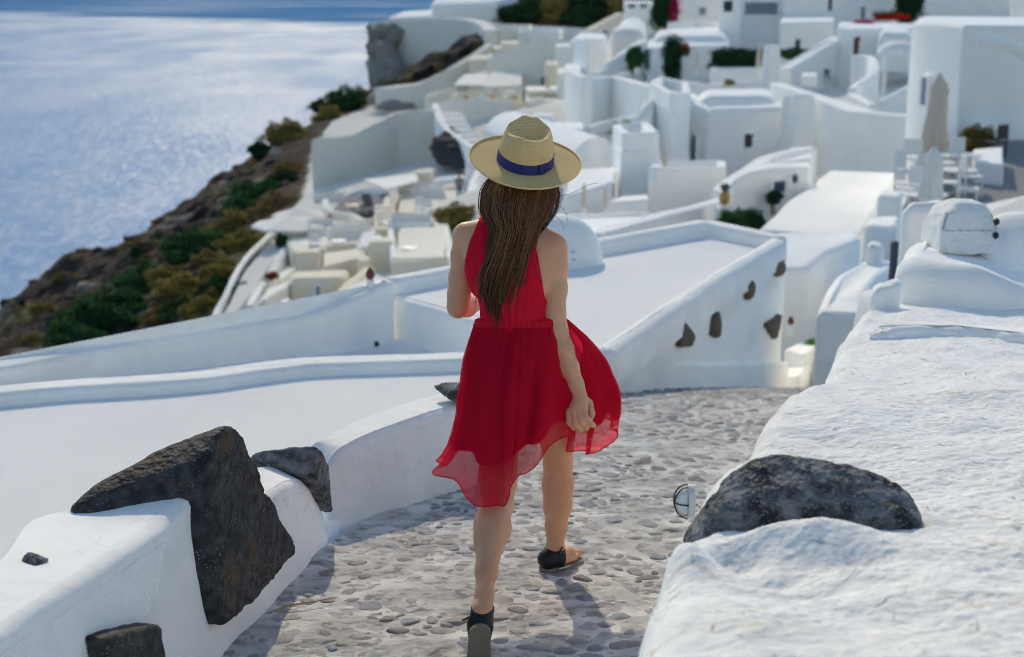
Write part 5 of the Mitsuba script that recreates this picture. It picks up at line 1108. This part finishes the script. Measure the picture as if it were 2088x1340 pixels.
plant('tree', 'dark green tree against the lavender wall at the top right', 'tree', P(1852, 10, 101), (1.15, .9, 1.6), 'dark_leaf', 2600, .13, 1.5, 15)
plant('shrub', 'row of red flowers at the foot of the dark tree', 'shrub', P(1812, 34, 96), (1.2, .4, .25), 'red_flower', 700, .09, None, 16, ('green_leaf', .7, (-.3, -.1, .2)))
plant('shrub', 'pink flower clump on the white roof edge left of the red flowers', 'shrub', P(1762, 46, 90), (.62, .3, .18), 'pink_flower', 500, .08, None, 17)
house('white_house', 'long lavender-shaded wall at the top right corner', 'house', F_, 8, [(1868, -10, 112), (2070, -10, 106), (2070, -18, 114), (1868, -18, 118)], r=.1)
house('chimney', 'square white chimney at the top right edge', 'chimney', F_, 4, [(2064, -8, 52), (2095, -8, 52), (2095, -14, 53), (2064, -14, 53)], r=.06)
k, p = house('white_house', 'white house with a tall brown doorway behind the domed porch', 'house', F_, 6, [(1708, 54, 84), (1742, 58, 82), (1862, 58, 84), (1862, 48, 92), (1710, 46, 92)], r=.15, op=((1735, 76, 1747, 166, 'brown', 1),))
q = [W(a, b, p[1], p[2])+[0, -.12, 0] for a, b in ((1737, 75), (1752, 84))]; whole('sign', box((q[0]+q[1])/2, (abs(q[1][0]-q[0][0]), .06, abs(q[1][2]-q[0][2])), 0, .01), 'red_paint', 'small dark red sign above the brown doorway', 'sign')
scene['red_paint'] = prin((.22, .02, .03), .5)
house('white_house', 'white roof with rounded edge right of the doorway house', 'house', F_, 2.2, [(1790, 64, 80), (1862, 66, 80), (1862, 50, 88), (1795, 50, 88)], r=.5)
q0 = P(1830, 110, 74); dmv = []
for t in np.linspace(0, np.pi/2, 9):
    a = np.linspace(0, 2*np.pi, 28, endpoint=False); dmv.append(q0+np.stack([1.05*math.cos(t)*np.cos(a), 1.0*math.cos(t)*np.sin(a), np.full(28, .66*math.sin(t))], -1))
k = thing('domed_porch', 'little white domed porch on posts by the tower house', 'porch'); part(k, 'dome', grid(np.array(dmv), closed_v=True), F_, True)
for dx in (-.75, .7): part(k, 'post', box(q0+[dx, -.5, -1.2], (.2, .2, 2.4), 0, .03), F_, 30)
twall('terrace_wall', 'white parapet with a corner below the brown doorway', F_, 1.6, .4, [(1738, 112, 79), (1775, 114, 77.5), (1786, 140, 73), (1745, 172, 68), (1738, 180, 66)], n=40)
twall('terrace_wall', 'short white curved parapet under the domed porch', F_, 1.6, .4, [(1790, 205, 66), (1815, 195, 67), (1835, 185, 68), (1864, 172, 69)])
twall('terrace_wall', 'short white sloping parapet left of the domed porch', F_, 1.6, .4, [(1736, 190, 64), (1760, 202, 62), (1782, 212, 60)])
house('bench', 'white bench with a grey cushion on the upper terrace', 'bench', F_, .5, [(1636, 156, 72), (1665, 156, 72), (1665, 148, 74), (1636, 148, 74)], r=.06)
chair(1690, 158, 72, 30, 'grey chair by the white bench on the upper terrace', 'dark_door')
plant('potted_plant', 'tiny plant on the low terrace wall before the hedge', 'plant', P(1489, 168, 75), (.3, .25, .15), 'olive_leaf', 200, .06, None, 18)
chair(1300, 152, 88, 0, 'white chair under the small potted tree'); table(1270, 150, 88, .45, 'small white table left of the small potted tree')

# ================================================================ HEADLAND AND GREY-CREAM HOUSES, UPPER CENTRE
hp_ = [P(a, b, Y) for a, b, Y in ((748, 75, 156), (756, 48, 158), (800, 46, 160), (822, 60, 156), (818, 120, 152), (800, 165, 150), (760, 172, 152), (742, 130, 156), (760, 60, 172), (820, 60, 172), (770, 200, 165), (830, 200, 160))]
whole('sea_stack', field_rock(hp_, .5, 1.5, .42, 9, .3, 1.0), 'grey_rock', 'rugged grey-brown rock face at the tip of the headland', 'rock', smooth=True)
scene['grey_rock'] = prin(vary((.27, .245, .21), .35, .5, tint=(.14, .125, .11), tamt=.7), .95, lambda p, n, uv: .6*fbm(p.x*.8, p.y*.8, p.z*.8, 4), eps=.03)
twall('fort_wall', 'big grey-cream retaining wall crowning the headland', G_, 13, 1.4, [(765, 46, 160), (830, 38, 157), (930, 37, 153), (980, 44, 149), (1000, 62, 144)], r=.2, n=40)
st_ = [P(a, b, Y) for a, b, Y in ((800, 152, 143), (830, 132, 144), (880, 105, 145), (930, 80, 145.5), (965, 65, 146), (985, 72, 144), (960, 95, 142), (900, 130, 140), (850, 156, 139), (815, 162, 140))]
whole('scrub_bank', field_rock(st_+[q+[0, .8, -2.5] for q in st_], .4, .8, .5, 10, .3, .9), 'soil', 'dark scrubby diagonal bank across the headland wall', 'bank', smooth=True)
twall('terrace_wall', 'long grey-cream slanting wall under the dark bank', G_, 6, 1.0, [(770, 178, 138), (850, 172, 136), (905, 145, 136), (960, 115, 138), (1000, 88, 140)], n=30)
rk_ = [P(a, b, Y) for a, b, Y in ((765, 180, 140), (800, 172, 140), (838, 182, 138), (845, 215, 135), (790, 225, 134), (745, 215, 138), (790, 190, 148))]
whole('rock_outcrop', field_rock(rk_, .45, .8, .4, 12, .35, .8), 'grey_rock', 'brown rock outcrop below the slanting headland wall', 'rock', smooth=True)
house('church', 'white building with lavender shade at the very top of the headland', 'house', F_, 5, [(872, 8, 176), (1020, 2, 172), (1060, -14, 178), (890, -14, 182)], r=.8)
house('terrace', 'white terrace slab left of the top headland building', 'terrace', F_, 2, [(790, 36, 165), (880, 32, 163), (885, 20, 172), (820, 24, 172)], r=.2)
house('grey_house', 'grey-cream house at the right of the headland bank', 'house', G_, 6, [(975, 62, 150), (1015, 66, 146), (1085, 68, 148), (1085, 58, 154), (985, 56, 156)], r=.15, rim=.4)
house('grey_house', 'white-topped long terrace house below the hillside shrubs', 'house', F_, 4, [(1055, 72, 146), (1140, 74, 144), (1150, 66, 150), (1060, 64, 152)], r=.15, rim=.4, op=((1075, 80, 1081, 92, 'door'), (1110, 80, 1117, 90, 'window')))
house('grey_house', 'small cream cube house on the upper terraces', 'house', C_, 3.2, [(1022, 88, 138), (1060, 90, 136), (1060, 82, 140), (1022, 82, 141)], r=.12)
house('grey_house', 'big grey-shaded house with stepped outline in the upper centre', 'house', G_, 8, [(992, 128, 130), (1075, 102, 128), (1172, 98, 126), (1172, 88, 133), (1075, 92, 134), (1000, 118, 135)], r=.12, rim=.4, op=((1104, 158, 1112, 180, 'door', 1), (1140, 120, 1147, 132, 'window', 1)))
house('grey_house', 'low cream house step left of the big grey-shaded house', 'house', C_, 5, [(955, 122, 133), (1020, 118, 132), (1022, 110, 137), (960, 113, 138)], r=.12)
house('grey_house', 'grey house with white awning and two red flower pots', 'house', G_, 5, [(985, 176, 122), (1064, 174, 121), (1064, 145, 128), (1000, 147, 128)], r=.12)
house('awning', 'white square awning over a small terrace in the upper centre', 'awning', 'white_canvas', .12, [(925, 172, 124), (990, 173, 123), (995, 150, 129), (945, 152, 129)], r=.03)
for x in (930, 986): whole('awning_post', tube([P(x, 172, 124.2), P(x, 172, 124.2)-[0, 0, 2.2]], .06, 8), 'white_paint', 'left post of the white square awning' if x < 950 else 'right post of the white square awning', 'post')
for x in (1010, 1038): k = plant('potted_plant', 'red flower pot on the left of the grey house front' if x == 1010 else 'red flower pot on the right of the grey house front', 'plant', P(x, 190, 119), (.28, .2, .26), 'red_flower', 300, .09, None, int(x))
twall('terrace_wall', 'curved grey terrace wall with pots and stone coping above the hat', G_, 9, .7, [(905, 212, 112), (935, 202, 109), (975, 200, 108), (1020, 204, 107), (1066, 208, 110)], n=34)
for i, x in enumerate((928, 950, 982, 1004, 1030, 1050)):
    q = P(x, 199, 108); k = thing('pot', f'{["leftmost", "second", "third", "fourth", "fifth", "rightmost"][i]} of six pots on the coping of the curved grey terrace wall', 'pot', 'pots on the curved wall'); part(k, 'bowl', lathe([(0, -.1), (.16, -.1), (.24, .18), (.2, .18), (0, .12)], 12, q), 'terracotta_pale' if i % 2 else 'white_paint', 30)
scene['terracotta_pale'] = prin((.5, .33, .2), .8)
house('grey_house', 'grey house with white-covered terrace and tan parasol, upper centre right', 'house', G_, 6, [(1072, 206, 106), (1152, 206, 106), (1152, 192, 111), (1075, 188, 112)], r=.12)
house('awning', 'flat white canopy slab on the terrace by the tan parasol', 'awning', 'white_canvas', .12, [(1075, 186, 108), (1140, 184, 108), (1138, 176, 112), (1072, 176, 112)], r=.03)
parasol_shut(1117, 152, 192, 110, 'closed tan parasol standing at the white canopy in the upper centre', fold=.24)
house('grey_house', 'tall pale pier-like house corner between the grey and white villages', 'house', F_, 9, [(1150, 142, 100), (1168, 146, 97), (1185, 146, 98), (1185, 132, 104), (1152, 130, 104)], r=.12)
house('grey_house', 'pale low passage house under the pier-like corner', 'house', G_, 6, [(1135, 150, 108), (1160, 150, 106), (1160, 140, 110), (1136, 138, 112)], r=.1)

# ================================================================ CREAM TERRACES, LEFT CENTRE
twall('curved_wall', 'great cream-grey curved wall at the upper edge of the cream terraces', G_, 13, .8, [(636, 290, 97), (650, 281, 97), (700, 277, 98), (755, 268, 99), (785, 248, 100), (806, 229, 101), (850, 224, 101), (895, 224, 102)], r=.2, n=50)
dk_ = [P(a, b, Y) for a, b, Y in ((882, 282, 93), (905, 262, 95), (945, 300, 92), (952, 350, 90), (890, 345, 91), (880, 300, 98), (950, 300, 98), (920, 255, 99))]
whole('rock_outcrop', field_rock(dk_, .25, .4, .7, 13, .15, .9), 'soil_dark', 'black volcanic rock face under the white stair railing', 'rock', smooth=True)
scene['soil_dark'] = prin(vary((.045, .045, .05), .5, .8), .95, lambda p, n, uv: .4*fbm(p.x*1.2, p.y*1.2, p.z*1.2, 4), eps=.03)
twall('stair_wall', 'white stair railing wall curving down left of the hat', F_, 1.8, .5, [(888, 210, 104), (895, 235, 100), (912, 262, 96), (938, 282, 93), (962, 300, 90)], n=40)
for i in range(9):
    t = i/8; q = P(903+52*t, 222+84*t, 103-12*t); 
    if i == 0: stp_k = thing('stairs', 'white steps descending beside the stair railing wall', 'stairs')
    part(stp_k, 'step', box(q+[.6, 0, -.6], (1.6, 1.0, .5), 20, .04), F_, 30)
house('cream_house', 'cream upper terrace house behind the white sofas', 'house', C_, 4, [(846, 352, 89), (880, 350, 89), (884, 343, 92), (848, 345, 92)], r=.12)
house('cream_house', 'low white vaulted roof right of the cream upper terrace house', 'house', F_, 3, [(880, 366, 88), (955, 362, 88), (955, 346, 94), (885, 352, 94)], r=.5)
house('terrace', 'upper cream terrace where the distant person stands', 'terrace', 'pale_floor', 3, [(812, 408, 83), (945, 412, 83), (945, 368, 90), (830, 372, 90)], r=.08)
house('terrace', 'cream-walled middle terrace with table and sofas', 'terrace', C_, 4, [(812, 432, 78), (920, 436, 77), (942, 410, 83), (815, 406, 83)], r=.08)
house('awning', 'white shade sail over the shaded lounge terrace', 'awning', 'white_canvas', .1, [(742, 366, 88), (788, 386, 82), (852, 368, 85), (850, 355, 90)], r=.03)
k = thing('sunken_lounge', 'dark blue lounge floor under the shade sail', 'terrace'); part(k, 'floor', block(pts3([(668, 440, 78), (775, 432, 79), (790, 395, 84), (700, 402, 83)]), 2, r=.05, wob=.01), 'lounge_blue', 30)
scene['lounge_blue'] = prin(vary((.12, .14, .20), .15, .7), .8)  # dark blue over the whole lounge floor
twall('terrace_wall', 'cream wall in front of the dark blue lounge', G_, 2.4, .4, [(664, 405, 83), (672, 428, 79), (720, 436, 76.5), (742, 448, 74.5), (770, 442, 75)])
twall('terrace_wall', 'slanting cream wall between the lounge and the middle terrace', C_, 2.5, .45, [(762, 520, 66), (776, 470, 72), (785, 425, 78), (792, 400, 82)])
house('cream_house', 'broad pale flat terrace roof in the middle of the cream terraces', 'terrace', 'pale_floor', 2.6, [(598, 512, 67), (660, 508, 67.5), (745, 500, 68), (760, 460, 74), (655, 455, 75), (580, 466, 73)], r=.1)
house('cream_house', 'cream cube house front under the broad pale terrace', 'house', C_, 3, [(605, 516, 65.5), (652, 514, 65.5), (655, 503, 67.6), (603, 506, 67.6)], r=.1)
twall('terrace_wall', 'cream retaining wall right of the cream cube front', C_, 3, .5, [(655, 510, 66.5), (665, 500, 67.2), (745, 494, 67.6)])
k, p = house('cream_house', 'tall cream cube house in the middle of the cream terraces', 'house', C_, 4.5, [(750, 494, 63), (800, 492, 62.5), (802, 482, 65), (756, 484, 65)], r=.1)
house('cream_house', 'large pale terrace with furniture right of the tall cream cube', 'terrace', 'pale_floor', 3.2, [(808, 528, 59.5), (905, 524, 59), (915, 440, 69), (815, 445, 69)], r=.08)
twall('terrace_wall', 'cream wall below the furnished pale terrace', C_, 3, .4, [(800, 533, 58.5), (860, 531, 58.3), (915, 524, 58.2)])
twall('terrace_wall', 'thin pale curved railing wall right of the furnished terrace', F_, 1, .25, [(914, 530, 58.5), (916, 500, 61), (912, 470, 65), (904, 440, 69.5), (898, 415, 74)])
twall('terrace_wall', 'thin pale railing wall left of the furnished terrace', F_, 1, .25, [(805, 525, 60), (800, 490, 63.5), (798, 460, 67), (806, 436, 70)])
k, p = house('cream_house', 'cream house with a rounded roof roll at the lower left of the terraces', 'house', C_, 4, [(588, 570, 57), (680, 566, 57.5), (705, 562, 58), (712, 548, 60), (588, 552, 59.5)], r=.3, op=((643, 582, 652, 606, 'glass'),))
house('cream_house', 'low cream step house right of the rounded roof roll', 'house', C_, 3, [(660, 545, 61), (740, 522, 63), (748, 505, 66), (660, 515, 65)], r=.12)
twall('curved_wall', 'cream curved stair wall sweeping below the rounded-roof house', C_, 2, .5, [(590, 640, 51.5), (650, 622, 53), (690, 600, 55), (712, 578, 57), (735, 560, 59), (752, 545, 60.5)], n=36)
twall('curved_wall', 'pale inner stair wall following the cream curved one', F_, 1.8, .4, [(640, 645, 50.5), (690, 622, 52), (705, 600, 54), (740, 575, 56), (775, 560, 57)], n=36)
house('cream_house', 'shaded cream side wing at the left of the rounded-roof house', 'house', G_, 4, [(540, 612, 54), (588, 585, 56.5), (590, 572, 58.5), (545, 590, 57)], r=.08)
house('terrace', 'small lower-left terrace with potted flowers and seats', 'terrace', 'pale_floor', 2.2, [(520, 628, 54.5), (545, 605, 56.5), (600, 545, 63), (560, 560, 63)], r=.06)
twall('terrace_wall', 'low white wall of the lower-left terrace with white seats', F_, 1.2, .35, [(508, 622, 56), (525, 590, 59), (548, 560, 63), (572, 520, 68), (585, 495, 71)])
house('box_seat', 'low white box seat by the bright green shrub', 'box', F_, .6, [(530, 612, 55), (555, 612, 55), (556, 605, 56), (532, 605, 56)], r=.05)
house('box_seat', 'small white box on the floor by the rounded-roof house', 'box', F_, .5, [(572, 618, 53), (592, 616, 53), (592, 609, 54), (572, 611, 54)], r=.05)
plant('potted_plant', 'rust red potted flowers on the lower-left terrace', 'plant', P(556, 562, 60), (.32, .28, .2), 'rust_flower', 300, .06, None, 31, ('dark_leaf', .9, (-.2, 0, -.15)))
plant('potted_plant', 'dark potted plant near the top of the cliff railing', 'plant', P(575, 492, 70), (.4, .35, .4), 'dark_leaf', 400, .08, None, 32)
# cliff railing: a post-and-rail wall along the edge
rl = [(432, 662, 56.5), (447, 628, 60), (462, 600, 62.5), (478, 565, 66), (492, 540, 68.5), (512, 515, 71.5), (538, 490, 75), (560, 468, 78)]
k = thing('cliff_railing', 'weathered white railing wall along the cliff edge path', 'railing'); rp = PchipInterpolator(np.arange(8), np.array([P(*a) for a in rl]))(np.linspace(0, 7, 26))
part(k, 'top_rail', wall(rp+[0, 0, .05], .3, .22, r=.06, wob=.03, seg=.7), F_, 40); part(k, 'low_wall', wall(rp+[0, .05, -.55], .22, 1.2, r=.04, wob=.03, seg=.8), 'grey_plaster', 40)
for i in range(0, 26, 3): part(k, 'post', box(rp[i]+[0, 0, -.35], (.26, .26, .7), 20, .03), F_, 30)
house('side_path', 'grey paved path just inside the cliff railing', 'path', 'paving', .6, [(470, 655, 56), (520, 590, 61), (600, 470, 75), (575, 470, 75.5), (505, 545, 67), (455, 640, 58)], r=.04)
parasol_open(590, 440, 72, 2.0, 'open white parasol at the left end of the broad pale terrace'); parasol_open(608, 422, 76, 1.5, 'second open white parasol just behind the left terrace one', 2.2)
for i, (px, py, Y, a) in enumerate(((848, 392, 86, 0), (872, 398, 85, 180), (838, 462, 67, 0), (655, 470, 71.5, 20), (712, 478, 70.5, 200))):
    sofa(px, py, Y, a, ['white sofa by the cream upper house', 'white sofa facing the cream upper house', 'white sofa on the furnished pale terrace', 'cream sofa on the broad pale terrace', 'cream sofa at the right of the broad pale terrace'][i], 2.0 if i != 3 else 1.4)
table(838, 448, 69, .75, 'white table in the middle of the furnished terrace'); table(835, 505, 61.5, .4, 'low white table at the front of the furnished terrace'); table(720, 418, 79, .5, 'dark low table under the shade sail', mat='dark_door'); table(690, 490, 68.8, .4, 'small white table on the broad pale terrace')
for i, (px, py, Y, a) in enumerate(((815, 455, 67.5, 90), (862, 455, 68, 270), (870, 430, 72, 0), (855, 425, 74, 0), (755, 428, 77, 30), (745, 415, 79, 200), (785, 455, 71, 70), (640, 500, 68, 0))):
    chair(px, py, Y, a, ['cream chair left of the furnished terrace table', 'cream chair right of the furnished terrace table', 'cream chair behind the furnished terrace table', 'cream chair at the wall above the furnished terrace', 'grey chair in the shaded lounge', 'grey chair at the back of the shaded lounge', 'cream chair by the slanting wall', 'cream chair on the front of the broad pale terrace'][i], 'dark_door' if i in (4, 5) else 'white_paint', s=1.25)
house('cream_house', 'cream wall block with dark plants just left of her shoulder', 'house', C_, 4, [(900, 436, 72), (950, 434, 72), (955, 412, 78), (905, 414, 78)], r=.1)
bush(925, 452, 68, 1.0, 'olive_leaf', 'olive plant by the cream wall block left of her shoulder')
twall('terrace_wall', 'white stair wall just left of the hat brim', F_, 2.5, .5, [(952, 440, 72), (958, 400, 78), (966, 370, 84), (978, 345, 88)])
# the distant person
q = P(937, 411, 83.5); Fp = Field(q+[-.5, -.5, -.1], q+[.5, .5, 1.9], .02)
def fig(F, parts):
    for a, ra, b, rb, k in parts: F.cone(q+np.array(a), ra, q+np.array(b), rb, k)
    return F.mesh(None, 2)
leg = [((-.09, 0, .04), .06, (-.1, .02, .48), .07, .02), ((-.1, .02, .48), .07, (-.08, 0, .92), .10, .03), ((.12, -.1, .04), .06, (.11, -.04, .48), .07, .02), ((.11, -.04, .48), .07, (.08, 0, .92), .10, .03), ((-.08, 0, .9), .1, (.08, 0, .9), .1, .04)]
tor = [((-.06, 0, .98), .12, (.06, 0, .98), .12, .04), ((-.08, 0, 1.3), .12, (.08, 0, 1.3), .12, .06), ((0, 0, .95), .12, (0, 0, 1.3), .13, .06), ((-.2, 0, 1.38), .06, (-.26, .02, 1.1), .05, .03), ((.2, 0, 1.38), .06, (.27, -.05, 1.1), .05, .03)]
skn = [((0, 0, 1.4), .055, (0, 0, 1.6), .09, .03), ((0, -.02, 1.62), .1, (0, -.02, 1.66), .1, .03), ((-.26, .02, 1.1), .045, (-.2, -.14, .92), .035, .02), ((.27, -.05, 1.1), .045, (.24, -.2, .95), .035, .02), ((-.2, -.14, .92), .04, (-.17, -.2, .88), .03, .02), ((.24, -.2, .95), .04, (.2, -.26, .92), .03, .02), ((-.09, -.1, .04), .05, (-.09, .05, .04), .05, .02), ((.12, -.2, .04), .05, (.12, -.05, .04), .05, .02), ((0, 0, 1), .1, (0, 0, 1.4), .1, .03), ((-.1, 0, .05), .04, (-.05, 0, 1), .06, .02), ((.12, -.08, .05), .04, (.05, 0, 1), .06, .02)]
k = thing('person', 'distant dark-haired person in blue jeans standing on the upper cream terrace', 'person')
part(k, 'body', fig(Fp, skn), 'skin', True)
part(k, 'trousers', fig(Field(q+[-.5, -.5, -.1], q+[.5, .5, 1.9], .02), leg), 'denim', True); part(k, 'shirt', fig(Field(q+[-.5, -.5, -.1], q+[.5, .5, 1.9], .02), tor), 'grey_shirt', True)
part(k, 'hair', blob(q+[0, .03, 1.68], (.15, .15, .17), 3, .1), 'hair_dark', True)
scene['denim'] = prin((.06, .16, .34), .8); scene['grey_shirt'] = prin((.16, .15, .17), .8)

# ---- small walls, steps and furniture that fill the terraces
for nm, lab, q, w, dp, mt in (
    ('terrace_wall', 'low cream parapet at the left end of the broad pale terrace', [(604, 514, 66.8), (590, 490, 70), (580, 466, 73.4)], .3, 1.2, C_),
    ('terrace_wall', 'pale back parapet of the broad pale terrace', [(584, 462, 74), (650, 452, 75.6), (700, 452, 75)], .3, 1.0, F_),
    ('terrace_wall', 'short cream wall dividing the broad pale terrace', [(716, 500, 68.4), (722, 480, 71), (730, 462, 73.6)], .28, .9, C_),
    ('terrace_wall', 'cream curb at the back of the furnished pale terrace', [(818, 440, 69.6), (860, 437, 70), (908, 438, 69.6)], .3, .8, C_),
    ('terrace_wall', 'cream wall between the upper terrace and the middle terrace', [(812, 404, 83.4), (880, 407, 83), (940, 410, 82.6)], .3, 1.4, C_),
    ('terrace_wall', 'pale low wall behind the white sofas', [(826, 366, 90.4), (846, 362, 90.6), (900, 372, 89)], .3, 1.0, F_),
    ('terrace_wall', 'white coping wall in front of the shade sail', [(700, 398, 84.6), (745, 384, 86), (790, 392, 84)], .3, .9, F_),
    ('terrace_wall', 'grey step wall at the foot of the great curved wall', [(640, 398, 90), (680, 392, 90), (720, 386, 91)], .6, 2.0, G_),
    ('terrace_wall', 'white sloping parapet at the right of the dark volcanic face', [(955, 345, 89), (965, 320, 92), (985, 300, 96)], .35, 2.0, F_),
    ('terrace_wall', 'cream parapet along the curved grey wall terrace', [(920, 190, 114), (985, 186, 115), (1060, 192, 113)], .4, 1.2, C_),
    ('terrace_wall', 'pale zigzag parapet of the upper-centre terraces', [(965, 150, 131), (1000, 140, 131), (1030, 128, 131), (1060, 126, 130)], .4, 1.2, F_),
    ('terrace_wall', 'white low wall under the hilltop shrubs', [(1000, 58, 166), (1060, 52, 168), (1130, 54, 168), (1190, 58, 166)], .5, 1.6, F_),
    ('terrace_wall', 'grey low wall left of the white awning', [(870, 196, 122), (900, 186, 124), (930, 180, 125)], .4, 2.4, G_),
    ('terrace_wall', 'small pale wall by the bright green shrub', [(556, 640, 52.5), (580, 628, 53.4), (592, 612, 54.8)], .25, .9, F_)):
    twall(nm, lab, mt, dp, w, q, r=.07)
for nm, lab, q, mt, dp in (
    ('cream_house', 'small cream cube hut on the upper terrace by the distant person', [(905, 380, 87), (930, 380, 86.8), (932, 372, 88.4), (907, 372, 88.6)], C_, 2.0),
    ('cream_house', 'little cream kiosk on the left of the upper terrace', [(818, 388, 86), (840, 388, 85.8), (842, 380, 87.4), (820, 380, 87.6)], C_, 1.6),
    ('planter_box', 'cream planter trough on the broad pale terrace', [(690, 470, 71.5), (712, 469, 71.4), (713, 464, 72.2), (691, 465, 72.3)], C_, .5),
    ('planter_box', 'cream planter on the front corner of the furnished terrace', [(880, 518, 60), (900, 517, 59.9), (901, 511, 60.7), (881, 512, 60.8)], C_, .6),
    ('grey_house', 'little grey hut on the headland terraces', [(1000, 98, 140), (1022, 99, 139), (1024, 92, 141), (1003, 91, 142)], G_, 2.6),
    ('grey_house', 'narrow cream house block left of the pier-like corner', [(1110, 132, 116), (1138, 134, 115), (1140, 126, 118), (1113, 124, 119)], C_, 3.2),
    ('grey_house', 'small white house block above the pier-like corner', [(1130, 96, 122), (1166, 97, 121), (1166, 90, 124), (1132, 89, 125)], F_, 3),
    ('cream_house', 'low cream storage block at the foot of the tall cream cube', [(728, 530, 61), (752, 528, 60.8), (754, 520, 62), (731, 521, 62.2)], C_, 1.4)):
    house(nm, lab, 'planter' if 'planter' in nm else 'house', mt, dp, q, r=.07)
k = thing('stairs', 'short flight of cream steps between the lounge and the furnished terrace', 'stairs')
for i in range(6):
    part(k, 'step', box(P(786, 474-9*i, 69.5+1.7*i), (1.1, .9, .5), 12, .04), C_, 30)
k = thing('stairs', 'short flight of white steps at the right end of the broad pale terrace', 'stairs')
for i in range(5):
    part(k, 'step', box(P(752+3*i, 508-8*i, 65.5+1.3*i), (1.0, .8, .45), 20, .04), F_, 30)
for px, py, Y, lab in ((1003, 70, 150, 'closed parasol on the upper-centre terrace, left one of two'), (1030, 68, 150, 'closed parasol on the upper-centre terrace, right one of two')):
    parasol_shut(px, py-16, py+8, Y, lab, fold=.2)
for px, py, Y, lab in ((1040, 186, 117, 'small white table on the terrace over the curved grey wall'), (1100, 200, 107, 'small white table beneath the flat canopy'), (880, 455, 67, 'small table at the right side of the furnished terrace'), (625, 488, 70, 'small white table by the left terrace parasol')):
    table(px, py, Y, .5, lab)
